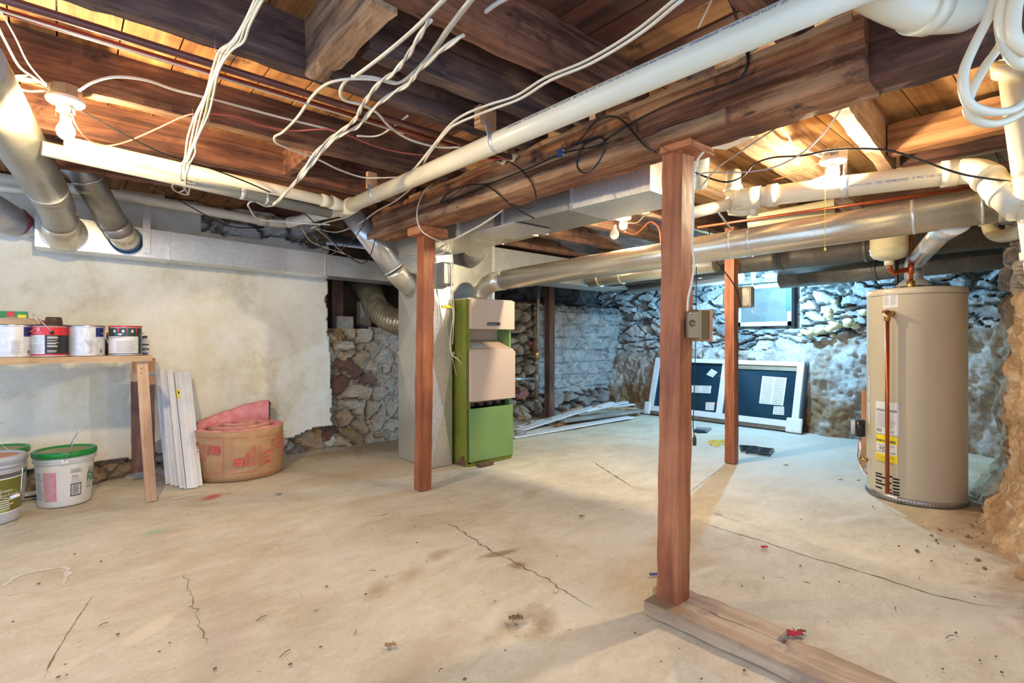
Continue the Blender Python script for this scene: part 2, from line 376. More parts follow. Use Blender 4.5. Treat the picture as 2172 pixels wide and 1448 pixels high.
# ================================================================== FLOOR
def floor_mat():
    m, t, b = nt('stained_concrete_floor')
    c = coords(t)
    n1 = nz(t, c, 1.3, 8, .62, .5); n2 = nz(t, coords(t, (1, 2.2, 1)), 4.2, 9, .7, .6); n3 = nz(t, c, 60, 6, .7)
    f = math_(t, 'ADD', math_(t, 'MULTIPLY', n1, .45), math_(t, 'ADD', math_(t, 'MULTIPLY', n2, .35), math_(t, 'MULTIPLY', n3, .2)))
    col = ramp(t, f, [(.38, (.47, .40, .28)), (.46, (.57, .50, .37)), (.53, (.65, .585, .455)), (.61, (.72, .67, .56))])
    # pale dusty patches and dark specks
    k = nz(t, c, 3.1, 8, .75, .3)
    col = mix(t, ramp(t, k, [(.58, (0, 0, 0)), (.72, (.75, .75, .75))]), col, (.66, .60, .50))
    k = nz(t, coords(t, (1.0, 1.8, 1)), 34, 3, .5)
    col = mix(t, ramp(t, k, [(.70, (0, 0, 0)), (.76, (.8, .8, .8))]), col, (.16, .10, .06))
    k = nz(t, c, 6.5, 6, .8, .7)
    col = mix(t, ramp(t, k, [(.62, (0, 0, 0)), (.72, (.6, .6, .6))]), col, (.30, .19, .10))
    g = t.nodes.new('ShaderNodeNewGeometry')
    def blob(col, p, rx, ry, colr, rot=0.0, soft=.5, rag=.5, amt=1.0, sc=9):
        mp = t.nodes.new('ShaderNodeMapping'); mp.vector_type = 'TEXTURE'
        mp.inputs['Location'].default_value = (p[0], p[1], 0); mp.inputs['Rotation'].default_value = (0, 0, rot); mp.inputs['Scale'].default_value = (rx, ry, 1)
        t.links.new(g.outputs['Position'], mp.inputs[0])
        ln = t.nodes.new('ShaderNodeVectorMath'); ln.operation = 'LENGTH'; t.links.new(mp.outputs[0], ln.inputs[0])
        d = math_(t, 'ADD', ln.outputs['Value'], math_(t, 'MULTIPLY', math_(t, 'SUBTRACT', nz(t, c, sc, 6, .7), .5), rag*3))
        return mix(t, ramp(t, d, [(max(0, 1-soft), (amt,)*3), (1.0, (0, 0, 0))]), col, colr)
    P = lambda x, y: Zp(x, y, 0)
    for (x, y, rx, ry, cc, rot, soft, rag, amt) in (
        (450, 1052, .09, .05, (.55, .10, .06), .6, .7, .7, .9), (485, 1044, .03, .018, (.50, .12, .08), .2, .7, .7, .8),
        (325, 1127, .07, .04, (.28, .48, .30), .3, .8, .5, .7), (318, 1330, .10, .035, (.74, .68, .50), .75, .3, .5, .8),
        (150, 1405, .05, .02, (.74, .68, .50), .75, .3, .7, .7),
        (1090, 1312, .13, .05, (.34, .23, .13), .25, .8, 1.1, .8), (1150, 1318, .10, .05, (.34, .23, .13), .5, .8, 1.1, .8),
        (875, 1210, .10, .05, (.40, .29, .17), .7, .8, 1.1, .6), (800, 1245, .10, .04, (.38, .27, .155), .7, .8, 1.1, .65),
        (1055, 1172, .11, .03, (.28, .17, .085), -.25, .6, .9, .8), (1098, 1197, .05, .035, (.28, .17, .085), -.2, .6, .9, .8),
        (1125, 1045, .10, .05, (.42, .29, .16), .5, .8, .9, .45), (930, 1175, .09, .05, (.34, .22, .12), .5, .8, .9, .6),
        (1310, 1150, .25, .12, (.66, .60, .50), .3, .9, .6, .5), (1370, 1165, .12, .05, (.70, .67, .60), .2, .8, .7, .7),
        (1250, 1280, .16, .06, (.68, .63, .54), .3, .8, .8, .6), (1030, 1320, .20, .03, (.70, .64, .53), .45, .8, .5, .7),
        (1810, 1095, .28, .04, (.70, .68, .64), -.35, .8, .7, .6), (1480, 1190, .15, .07, (.45, .31, .15), -.2, .9, .9, .6),
        (1500, 1205, .12, .02, (.68, .62, .52), -.2, .8, .7, .6), (760, 1000, .5, .2, (.56, .42, .22), .2, .9, .7, .5),
        (900, 1395, .35, .12, (.38, .26, .14), .4, .9, .8, .45), (2110, 1300, .35, .25, (.66, .62, .55), .4, .9, .9, .6),
        (1200, 1400, .08, .03, (.62, .57, .48), .4, .7, .8, .6), (470, 1350, .35, .10, (.40, .31, .25), 1.2, .9, .6, .45)):
        q = P(x, y); col = blob(col, (q.x, q.y), rx*1.3, ry*1.3, cc, rot, soft, rag*.6, amt)
    # earth spilled along the foot of the walls
    for (x, y, rx, ry) in ((4.9, .15, 2.2, .62), (3.6, -.35, 1.6, .75), (2.9, 4.9, 1.4, .45), (5.0, 4.9, .9, .5)):
        col = blob(col, (x, y), rx, ry, (.30, .185, .10), 0, .5, .35, .85, 5)
    for (x, y, rx, ry, cc) in ((6.6, 2.6, .75, 2.4, (.50, .49, .46)), (5.1, 2.0, 1.9, 1.5, (.56, .54, .50))):  # greyer rear floor: the cool bulb light there is put into the colour
        col = blob(col, (x, y), rx, ry, cc, 0, .8, .3, .75, 3)
    t.links.new(col, b.inputs['Base Color']); b.inputs['Roughness'].default_value = .72
    h = math_(t, 'ADD', math_(t, 'MULTIPLY', n2, .6), math_(t, 'MULTIPLY', n3, .25)); bump(t, b, h, .45, .012)
    return m
MT['floor'] = floor_mat()
fl = MB()
def floor_h(x, y):
    h = .006*noise.noise(V(x*1.3, y*1.3, 0))+.002*noise.noise(V(x*7, y*7, 3))
    for (px, py, r, d) in ((1090, 1312, .10, .014), (1150, 1316, .09, .012), (800, 1245, .07, .008), (1055, 1172, .05, .008), (875, 1210, .07, .006)):
        q = Zp(px, py); k = ((x-q.x)**2+(y-q.y)**2)/(r*r)
        if k < 4: h -= d*math.exp(-k)*(.7+.6*noise.noise(V(x*30, y*30, 1)))
    h += max(0, .10-.25*max(0, y-.05+.12*noise.noise(V(x*2, 0, 5))))*max(0, min(1, (x-2.6)))*1.0 if y < .5 else 0
    return h-.006
fl.grid(lambda u, v: V(-2.6+10*u, -1.8+8.4*v, floor_h(-2.6+10*u, -1.8+8.4*v)), 330, 280, 'floor')
# cracks, saw joint and brush marks lying in the slab
def streak(pts, w, mat, jag=.004, zz=.0015, fade=True):
    pts = [Vector(p) for p in pts]; out = []
    for i in range(len(pts)-1):
        n = max(2, int((pts[i+1]-pts[i]).length/.02))
        for k in range(n): out.append(pts[i].lerp(pts[i+1], k/n))
    out.append(pts[-1]); vs = []; N = len(out)
    for i, p in enumerate(out):
        t = (out[min(i+1, N-1)]-out[max(i-1, 0)]); t.z = 0; t.normalize(); s = V(-t.y, t.x, 0)
        q = p+s*jag*(noise.noise(p*23)*1.6+noise.noise(p*70))
        ww = w*(.35+.9*abs(noise.noise(p*17+V(3, 3, 3)))*2)*(min(1, 6*min(i, N-1-i)/N+.1) if fade else 1)
        for sg in (-1, 1):
            a = q+s*sg*ww/2; a.z = floor_h(a.x, a.y)+zz; vs.append(a)
    fl.add(vs, [(2*i, 2*i+1, 2*i+3, 2*i+2) for i in range(N-1)], mat)
Pz = lambda *l: [Zp(x, y) for x, y in l]
streak(Pz((1465, 1100), (1540, 1122), (1620, 1147), (1720, 1180), (1810, 1205), (1900, 1232), (1990, 1262), (2080, 1285), (2172, 1300)), .007, 'crack', .006)
streak(Pz((935, 1100), (990, 1130), (1030, 1160), (1075, 1180), (1120, 1205), (1170, 1230), (1215, 1262), (1270, 1290)), .007, 'crack', .012)
streak(Pz((1255, 975), (1300, 1005), (1345, 1033)), .010, 'crack', .006)
streak(Pz((390, 1210), (405, 1250), (415, 1290), (425, 1330), (445, 1370)), .0035, 'crack', .012)
streak(Pz((765, 1095), (815, 1090)), .004, 'crack'); streak(Pz((1026, 1068), (1050, 1076), (1085, 1064)), .004, 'crack', .002)
streak(Pz((200, 1257), (170, 1300), (140, 1345), (110, 1395), (90, 1440)), .004, 'crack', .003)
streak(Pz((1460, 1045), (1530, 990)), .004, 'crack', .004); streak(Pz((1200, 955), (1260, 960)), .005, 'crack', .01)
MT['chalk'] = M('white_plaster_dust', (.74, .71, .64), (.64, .58, .48), 30, rough=.9)
streak(Pz((2, 1245), (30, 1222), (70, 1208), (135, 1199), (145, 1203), (133, 1240)), .028, 'chalk', .008)
streak(Pz((8, 1262), (40, 1255)), .03, 'chalk', .02)
structure(fl.build('floor', base=(0, 0, 0)))

# ================================================================== ROCK WALLS
def smoothstep(a, b, x):
    t = max(0, min(1, (x-a)/(b-a))); return t*t*(3-2*t)
def fbm(p, o=4):
    s = 0; a = .5
    for _ in range(o): s += a*noise.noise(p); p = p*2.03; a *= .5
    return s
def masonry(u, z, su, sz, seed, warp=.08):
    w_ = V(fbm(V(u*2.2, z*2.2, seed)), fbm(V(u*2.2, z*2.2, seed+9)), 0)*warp*2
    d, pts = noise.voronoi(V((u+w_.x)*su, (z+w_.y)*sz, seed*3.1))
    e = d[1]-d[0]; c = pts[0]
    h = (math.sin(c.x*127.1+c.y*311.7+seed)*43758.5453) % 1.0
    h2 = (math.sin(c.x*269.5+c.y*183.3+seed)*24634.6345) % 1.0
    return e, h, h2, c
def rock_surface(name, origin, du, L, z0, z1, depth, shade, mat='rock', step=.02, skip=None, nrm=None, smooth=None):
    """origin (x,y) along direction du for L metres; depth(u,z)->offset along the outward normal, shade(u,z)->colour"""
    du = Vector((du[0], du[1], 0)).normalized(); n = Vector((nrm[0], nrm[1], 0)).normalized()
    nu = int(L/step); nv = int((z1-z0)/step); vs = []; cs = []
    for j in range(nv+1):
        z = z0+(z1-z0)*j/nv
        for i in range(nu+1):
            u = L*i/nu; d = depth(u, z); vs.append(V(origin[0], origin[1], z)+du*u+n*d); cs.append(shade(u, z))
    fs = []
    for j in range(nv):
        for i in range(nu):
            if skip and skip(L*(i+.5)/nu, z0+(z1-z0)*(j+.5)/nv): continue
            fs.append((j*(nu+1)+i, j*(nu+1)+i+1, (j+1)*(nu+1)+i+1, (j+1)*(nu+1)+i))
    me = bpy.data.meshes.new(name); me.from_pydata([tuple(p) for p in vs], [], fs)
    at = me.color_attributes.new('stone', 'FLOAT_COLOR', 'POINT')
    buf = []
    for c in cs: buf += [c[0], c[1], c[2], 1.0]
    at.data.foreach_set('color', buf); me.materials.append(MT[mat])
    me.polygons.foreach_set('use_smooth', [bool(smooth and smooth(vs[f[0]])) for f in fs]); me.update()
    ob = bpy.data.objects.new(name, me); COL.objects.link(ob); WL[ob.name] = V(0, 0, 0)
    return structure(ob)

# --- left wall, rubble part beyond the plaster (X 1.9 .. 5.1) and concrete-faced part (5.1 .. 6.9)
def L_depth(u, z):
    x = 1.7+u
    e, h, h2, c = masonry(x, z, 4.6 if x > 3 else 5.2, 6.5, 2, .12)
    st = smoothstep(0, .22, e)
    if x < 3.4:
        sm = smoothstep(2.35, 2.75, x)                 # mortar smeared stones next to the plenum
        d = st*(.05+.05*h)*(1-.45*sm)+.03*fbm(V(x*9, z*9, 1))+.05*sm*(fbm(V(x*4, z*4, 8))+.3)
        if z > 1.2: d -= .0
    elif x < 5.05:
        d = st*(.07+.09*h)+.012*fbm(V(x*15, z*15, 1))-.05
    else:
        flat = .06*(1 if abs(((z+.04*noise.noise(V(x*1.5, 0, 4)))/.19) % 1-.5) < .46 else .3)
        d = flat*.6+st*(.015+.04*h)*(.3 if h2 > .3 else 1.0)+.05*fbm(V(x*5, z*5, 2))
        if z < .32: d = st*(.10+.08*h)-.04+.03*fbm(V(x*9, z*9, 2))
    if x > 3.3: d -= .42*smoothstep(1.60, 1.68, z+.03*noise.noise(V(x*6, 0, 0)))
    d += .10*smoothstep(.22, 0, z)*(.6+noise.noise(V(x*5, 0, 7)))
    return d
def L_shade(u, z):
    x = 1.7+u
    e, h, h2, c = masonry(x, z, 4.6 if x > 3 else 5.2, 6.5, 2, .12)
    st = smoothstep(.02, .14, e); n = fbm(V(x*6, z*6, 5))
    if x < 3.4:
        mort = V(.52, .43, .30); k = V(.40, .27, .15).lerp(V(.50, .42, .30), h)
        if h2 > .8: k = V(.17, .075, .045)
        elif h2 > .6: k = V(.30, .19, .08)
        sm = smoothstep(2.4, 2.8, x+.2*n)
        c_ = mort.lerp(k, st); c_ = c_.lerp(V(.56, .52, .46), sm*(.75+.3*n))
        if e < .03: c_ = c_*.5
    elif x < 5.05:
        k = V(.20, .15, .10).lerp(V(.34, .29, .22), h)
        if h2 > .9: k = V(.30, .12, .09)
        c_ = V(.03, .025, .02).lerp(k, st)
    else:
        k = V(.26, .28, .28).lerp(V(.46, .48, .48), max(0, min(1, .5+n*1.3)))
        if e < .05 and h2 > .5: k = k*.55
        if abs(((z+.04*noise.noise(V(x*1.5, 0, 4)))/.19) % 1-.5) > .485: k = k*.75
        c_ = k
        if 1.5 < z < 1.68: c_ = V(.32, .33, .33)*(1 if noise.noise(V(x*60, z*60, 1)) > 0 else .3)
        if z < .32: c_ = V(.10, .08, .07).lerp(V(.30, .28, .26), st)
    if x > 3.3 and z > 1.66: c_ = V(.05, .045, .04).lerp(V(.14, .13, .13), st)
    return c_
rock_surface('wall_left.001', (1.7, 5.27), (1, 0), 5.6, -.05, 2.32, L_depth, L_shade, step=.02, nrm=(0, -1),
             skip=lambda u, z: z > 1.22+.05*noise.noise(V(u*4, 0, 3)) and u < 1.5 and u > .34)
# crawl space behind the opening over the rubble
crawl = MB()
crawl.box(1.9, 3.4, 6.4, 6.5, .6, 2.3, 'soil'); crawl.box(1.7, 3.4, 5.3, 6.5, .9, 1.16, 'soil'); crawl.box(1.9, 2.0, 5.36, 6.5, 1.1, 2.3, 'soil'); crawl.box(3.3, 3.4, 5.4, 6.5, 1.1, 2.3, 'soil')
structure(crawl.build('wall_crawlspace'))

# --- back wall X ~ 7.0, seen from the corner (Y 5.6) to behind the heater (Y -1)
BW_Y0 = -1.2
def bench_h(y): return .95+.22*smoothstep(3.2, 1.8, y)+.10*fbm(V(y*1.7, 0, 2))+.05*math.sin(y*2.1)
def B_depth(u, z):
    y = BW_Y0+u
    e, h, h2, c = masonry(y, z, 3.0, 8.5, 6, .10)
    st = smoothstep(0, .20, e)
    d = st*(.05+.10*h)+.02*fbm(V(y*8, z*14, 3))+.012*fbm(V(y*22, z*30, 3))
    bh = bench_h(y); k = smoothstep(bh+.06, bh-.10, z)
    if k > 0:
        db = .16+.22*(bh-z)/bh+.16*fbm(V(y*2.3, z*2.3, 4))+.09*fbm(V(y*7, z*7, 4), 5)+.03*noise.noise(V(y*26, z*26, 1))
        d = d*(1-k)+db*k
    if 2.44 < y < 3.30 and 1.24 < z < 1.88: d = min(d, .0)-.05
    return d
def B_shade(u, z):
    y = BW_Y0+u
    e, h, h2, c = masonry(y, z, 3.0, 8.5, 6, .10); st = smoothstep(.01, .10, e); n = fbm(V(y*3, z*3, 7), 5)
    k = V(.24, .26, .27).lerp(V(.50, .52, .52), h)
    if h2 > .75: k = V(.16, .18, .19)
    wh = smoothstep(-.1, .25, n+.12*(1 if y > 1.9 else -1))
    c_ = V(.07, .07, .07).lerp(k, st).lerp(V(.60, .62, .62), wh*.6*(st*.8+.2))
    bh = bench_h(y); q = smoothstep(bh+.03, bh-.06, z)
    soil = V(.30, .26, .22).lerp(V(.46, .44, .42), smoothstep(-.15, .2, n+.3*noise.noise(V(y*14, z*14, 2))))
    br = smoothstep(.05, .28, fbm(V(y*2.1+5, z*2.1, 9))+.15*smoothstep(.6, .1, z))
    soil = soil.lerp(V(.22, .14, .07), br)
    c_ = c_.lerp(soil, q)
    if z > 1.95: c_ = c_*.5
    return c_
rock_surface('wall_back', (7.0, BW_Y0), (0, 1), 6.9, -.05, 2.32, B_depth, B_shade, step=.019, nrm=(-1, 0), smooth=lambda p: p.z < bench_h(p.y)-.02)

# --- right wall: bulging bank of earth and rubble, coming towards the viewer
RP = [V(2.2, -.75, 0), V(3.0, -.02, 0), V(3.55, .14, 0), V(4.2, .27, 0), V(4.75, .37, 0), V(5.02, .47, 0), V(5.25, .30, 0), V(5.8, .25, 0), V(7.1, .3, 0)]
_cum = [0]
for i in range(len(RP)-1): _cum.append(_cum[-1]+(RP[i+1]-RP[i]).length)
def r_path(u):
    for i in range(len(RP)-1):
        if u <= _cum[i+1] or i == len(RP)-2:
            t = (u-_cum[i])/(_cum[i+1]-_cum[i]); p = RP[i].lerp(RP[i+1], min(1, t)); return p
rw_n = 300; rw_m = 120; vs = []; cs = []
for j in range(rw_m+1):
    z = -.05+2.37*j/rw_m
    for i in range(rw_n+1):
        u = _cum[-1]*i/rw_n; a = r_path(max(0, u-.12)); b = r_path(min(_cum[-1], u+.12)); p = (a+b)/2
        t = (b-a).normalized(); n = V(-t.y, t.x, 0)
        top = smoothstep(1.34, 1.44, z)
        e, h, h2, c = masonry(u, z, 4.2, 7.5, 12, .1); st = smoothstep(0, .2, e)
        soil = .10*fbm(V(u*2.4, z*2.0, 1))+.10*fbm(V(u*6, z*6, 2), 5)+.02*noise.noise(V(u*30, z*30, 2))
        d = soil*(1-top)+top*(st*(.05+.09*h)-.10)
        d += .16*smoothstep(.35, 0, z) +.03*smoothstep(.9, .5, abs(z-.9))
        vs.append(p+n*d+V(0, 0, z))
        q = fbm(V(u*4, z*4, 5), 5)
        sc_ = V(.40, .25, .13).lerp(V(.58, .40, .23), smoothstep(-.2, .2, q)).lerp(V(.62, .52, .38), smoothstep(.12, .3, fbm(V(u*11, z*11, 5))))
        k = V(.05, .045, .04).lerp(V(.26, .24, .21).lerp(V(.42, .36, .28), h), smoothstep(.01, .1, e))
        cs += list(sc_.lerp(k, top))+[1.0]
fs = [(j*(rw_n+1)+i, j*(rw_n+1)+i+1, (j+1)*(rw_n+1)+i+1, (j+1)*(rw_n+1)+i) for j in range(rw_m) for i in range(rw_n)]
me = bpy.data.meshes.new('wall_right'); me.from_pydata([tuple(p) for p in vs], [], fs)
at = me.color_attributes.new('stone', 'FLOAT_COLOR', 'POINT'); at.data.foreach_set('color', cs); me.materials.append(MT['rock']); me.polygons.foreach_set('use_smooth', [vs[f[0]].z < 1.38 for f in fs])
ob = bpy.data.objects.new('wall_right', me); COL.objects.link(ob); structure(ob)

# --- plaster on the left wall
def plaster_mat():
    m, t, b = nt('old_lime_plaster'); c = coords(t)
    n = nz(t, c, 1.1, 8, .65, .4); n2 = nz(t, c, 9, 8, .7)
    f = math_(t, 'ADD', math_(t, 'MULTIPLY', n, .65), math_(t, 'MULTIPLY', n2, .35))
    col = ramp(t, f, [(.36, (.62, .56, .40)), (.46, (.76, .72, .57)), (.58, (.84, .82, .72))])
    k = nz(t, coords(t, (1, 1, 2.5)), 15, 9, .8, 1.2)
    col = mix(t, ramp(t, k, [(.62, (0, 0, 0)), (.69, (.7, .7, .7))]), col, (.34, .29, .22))
    k = nz(t, coords(t, (1, 1, .35)), 3.2, 6, .6)
    col = mix(t, ramp(t, k, [(.56, (0, 0, 0)), (.75, (.7, .7, .7))]), col, (.68, .61, .38))
    t.links.new(col, b.inputs['Base Color']); b.inputs['Roughness'].default_value = .85
    bump(t, b, math_(t, 'ADD', n2, math_(t, 'MULTIPLY', k, .5)), .5, .010); return m
MT['plaster'] = plaster_mat()
def plast_in(x, z):
    edge = 2.02+.045*fbm(V(0, z*7, 2), 5)+.05*math.sin(z*3.1)*.5
    bot = .16+.06*fbm(V(x*4, 0, 8), 5)+.05*smoothstep(1.5, 2.0, x)*1.4
    top = (2.28 if x < .9 else 2.04)+.10*fbm(V(x*3, 0, 4), 4)
    return x < edge and z > bot and z < top
PW = MB(); nx, nzv = 330, 130; x0, x1 = -2.6, 2.15; z0_, z1_ = 0, 2.3
pv = {}; quads = []
for j in range(nzv):
    for i in range(nx):
        x = x0+(x1-x0)*(i+.5)/nx; z = z0_+(z1_-z0_)*(j+.5)/nzv
        if plast_in(x, z): quads.append((i, j))
qs = set(quads)
def pl_pt(i, j, back=False):
    x = x0+(x1-x0)*i/nx; z = z0_+(z1_-z0_)*j/nzv
    y = 5.12-.020*fbm(V(x*1.6, z*1.6, 3))-.006*fbm(V(x*9, z*9, 1))-.03*smoothstep(.35, .1, z)
    return V(x+.006*noise.noise(V(i*.7, j*.7, 1)), 5.24 if back else y, z+.006*noise.noise(V(i*.7, j*.7, 9)))
def idx(i, j, back=False):
    k = (i, j, back)
    if k not in pv: pv[k] = len(PW.v); PW.v.append(pl_pt(i, j, back))
    return pv[k]
kk = PW.m('plaster')
for (i, j) in quads:
    PW.f.append([idx(i, j), idx(i+1, j), idx(i+1, j+1), idx(i, j+1)]); PW.mi.append(kk); PW.sm.append(True)
    for (a, b, nb) in (((i, j), (i+1, j), (i, j-1)), ((i+1, j), (i+1, j+1), (i+1, j)), ((i+1, j+1), (i, j+1), (i, j+1)), ((i, j+1), (i, j), (i-1, j))):
        if nb not in qs:
            PW.f.append([idx(*b), idx(*a), idx(*a, True), idx(*b, True)]); PW.mi.append(kk); PW.sm.append(False)
structure(PW.build('wall_left'))
# rubble footing and upper masonry behind the plaster
def LB_depth(u, z):
    x = -2.6+u; e, h, h2, c = masonry(x, z, 3.4, 7.0, 21, .1); st = smoothstep(0, .2, e)
    d = st*(.03+.06*h)+.02*fbm(V(x*8, z*8, 1))+.10*smoothstep(.20, .02, z)
    return d
def LB_shade(u, z):
    x = -2.6+u; e, h, h2, c = masonry(x, z, 3.4, 7.0, 21, .1); st = smoothstep(.02, .1, e)
    k = V(.50, .46, .38).lerp(V(.66, .62, .54), h)
    if h2 > .82 and z > 1.8: k = V(.45, .14, .09)
    if h2 > .7 and z < .5: k = V(.36, .25, .16)
    return V(.16, .13, .10).lerp(k, st)
rock_surface('wall_left.002', (-2.6, 5.24), (1, 0), 4.55, -.05, 2.32, LB_depth, LB_shade, step=.024, nrm=(0, -1))

# ================================================================== CEILING (subfloor boards) and outer closure
def jit(a): return random.uniform(-a, a)
ce = MB()
x = -2.6
while x < 2.05:                                       # boards across the joists over the near bays
    w_ = random.choice((.135, .165, .19))
    y = -1.8
    dz = jit(.003)
    ce.box(x+.003, x+w_-.003, -1.8, 5.6, 2.30+dz, 2.325+dz, 'sub_y' if x < 1.1 else ('sub_dark' if (x < 1.7 or random.random() < .6) else 'sub_y'))
    x += w_
y = -1.8
while y < 5.6:                                        # boards along the joists beyond the beam
    w_ = random.choice((.14, .17, .19)); dz = jit(.003)
    ce.box(2.06, 7.4, y+.003, y+w_-.003, 2.30+dz, 2.325+dz, 'sub_x')
    y += w_
ce.box(-2.7, 7.6, -1.9, 6.6, 2.335, 2.36, 'joist')
structure(ce.build('ceiling', base=(0, 0, 2.3)))

# ------------------------------------------------------------------ rough timbers
def timber(name, p0, p1, w_, h_, mat, label, cat, group=None, rough=.004, parent=None, prof=None, bev=0):
    """box with lengthwise segments and roughly sawn faces; p0,p1 are the centre line ends"""
    p0 = Vector(p0); p1 = Vector(p1); d = (p1-p0); L = d.length; d.normalize()
    up = V(0, 0, 1) if abs(d.z) < .9 else V(0, 1, 0)
    a = d.cross(up).normalized(); b = a.cross(d).normalized()
    nl = max(4, int(L/.05)); na, nb = 3, 6; ring = []
    for i in range(na): ring.append((-.5+i/na, -.5))
    for i in range(nb): ring.append((.5, -.5+i/nb))
    for i in range(na): ring.append((.5-i/na, .5))
    for i in range(nb): ring.append((-.5, .5-i/nb))
    R = len(ring); vs = []
    for i in range(nl+1):
        c = p0+d*(L*i/nl)
        for (s, t) in ring:
            q = c+a*s*w_+b*t*h_
            k = rough*(1+.8*(abs(s) == .5 and abs(t) == .5))
            q = q+(a*(1 if s > 0 else -1)*(abs(s) > .4)+b*(1 if t > 0 else -1)*(abs(t) > .4))*k*(fbm(q*6)*1.6+.7*noise.noise(q*25))
            if prof: q = q+a*prof(s, t, q)
            vs.append(q)
    fs = [(i*R+k, i*R+(k+1) % R, (i+1)*R+(k+1) % R, (i+1)*R+k) for i in range(nl) for k in range(R)]
    fs += [tuple(range(R))[::-1], tuple(nl*R+k for k in range(R))]
    mb = MB().add(vs, fs, mat)
    o = mb.build(name, parent)
    if parent is None: tag(o, label, cat, group)
    return o
JB = 2.11; JT = 2.30
def joist(x0, x1, y, w_, mat, label, zb=JB, dy=0.0, grp='ceiling joists between the near wall and the main beam'):
    return timber('ceiling_joist', (x0, y, (zb+JT)/2), (x1, y+dy, (zb+JT)/2), w_, JT-zb, mat, label, 'joist', grp, .003)
joist(-2.5, 1.95, -.75, .07, 'joist', 'dark brown ceiling joist overhead behind the viewer, farthest from the copper pipes')
joist(-2.5, 1.95, -.02, .07, 'joist', 'dark brown ceiling joist overhead, second from the open end of the room')
joist(-2.5, 1.99, .69, .07, 'joist_red', 'reddish joist whose sawn end rests on the beam near its rotted splice')
joist(-2.5, 1.97, 1.36, .08, 'joist_red', 'worn reddish joist with scuffed underside, the one the rough trimmer block butts into')
joist(.80, 1.97, 1.70, .07, 'joist_grey', 'short dark joist starting at the rough trimmer block and ending at the beam')
joist(-2.5, 1.97, 1.99, .07, 'joist_grey', 'grey brown joist with purplish flank just in front of the two copper pipes')
joist(-2.5, 1.97, 2.75, .075, 'joist', 'dark joist carrying the lit porcelain lamp near the round ducts')
joist(-2.5, 1.97, 3.37, .07, 'joist_red', 'brown joist directly in front of the white drain pipe')
joist(-2.5, 1.97, 4.00, .07, 'joist_red', 'reddish joist between the white drain pipe and the yellowed drain pipe')
timber('trimmer_block', (.72, 1.40, 2.19), (.72, 1.97, 2.19), .08, .20, 'block', 'rough sawn pale trimmer block set across between two ceiling joists', 'block', None, .006)
timber('blocking', (1.05, 2.72, 2.20), (1.05, 3.37, 2.20), .05, .16, 'joist_red', '', 'x')
tag(bpy.data.objects['blocking'], 'short cross block between the lamp joist and the joist behind it', 'block')
# joists beyond the beam
g2 = 'ceiling joists beyond the main beam'
joist(2.45, 3.66, .715, .065, 'joist_pale', 'pale joist with whitewashed underside beside the second lamp', 2.07, .09, g2)
joist(2.05, 4.6, 1.12, .13, 'joist_pale', 'thick doubled pale joist with white cable along it, under the golden boards', 2.07, .09, g2)
joist(2.05, 6.9, 1.66, .07, 'joist_pale', 'brown joist end just past the sheet metal panel by the near post', 2.08, .02, g2)
for k, (yy, lb) in enumerate(((2.35, 'shaded joist over the bulb pair beyond the beam'), (2.95, 'shaded joist running behind the long rectangular duct'), (3.55, 'dark joist above the iron gas pipe elbow'), (4.15, 'dark joist just in front of the supply plenum'), (4.8, 'dark joist nearest the grey stone corner'))):
    joist(2.05, 6.9, yy, .07, 'joist', lb, 2.10, 0, g2)
joist(3.32, 6.9, .10, .07, 'joist', 'joist above the bank of earth beside the water heater', 2.08, 0, g2)
for (xx, ya, yb, lab, mt) in ((2.42, -1.6, .69, 'weathered pale header board close behind the main beam', 'block'), (3.36, -1.6, .74, 'golden brown header board over the white drain pipe', 'header'), (3.62, -1.2, .74, 'dark reddish header set behind the golden header', 'beam_dark'), (4.62, -1.2, 1.6, 'dark cross timber above the water heater', 'beam_dark')):
    timber('header_board', (xx, ya, 2.17), (xx, yb, 2.17), .07, .16, mt, lab, 'header', None, .004)
# main beam
def beam_prof(s, t, q):
    if abs(s) < .45: return 0
    k = 0
    if -.05 < t < .12: k = -.018
    if t > .35: k = -.012
    return k*(1 if s > 0 else -1)
mbm = thing('main_beam', (1.94, 2.3, 1.90), 'long built-up brown timber beam resting on the two thick reddish posts', 'beam')
timber('beam_timber', (1.94, 3.80, 2.005), (1.94, .47, 2.005), .19, .21, 'beam', '', '', parent=mbm, rough=.0035, prof=beam_prof)
for (z, h_, xx, ya, yb) in ((1.925, .05, 1.838, .9, 3.86), (2.0, .03, 1.836, 1.3, 3.74), (2.10, .025, 1.842, .5, 3.2)):
    timber('side_lath', (xx, yb, z), (xx, ya, z), .02, h_, 'beam_tan', '', '', parent=mbm, rough=.004)
timber('beam_extension', (1.97, .47, 2.00), (1.97, -1.6, 2.00), .15, .18, 'beam_dark', '', 'x')
tag(bpy.data.objects['beam_extension'], 'darker second beam timber continuing past the rotted splice under the white elbow', 'beam')
timber('splice_stub', (1.93, .60, 2.045), (1.95, .38, 2.03), .10, .12, 'beam_dark', '', '', parent=mbm, rough=.008)
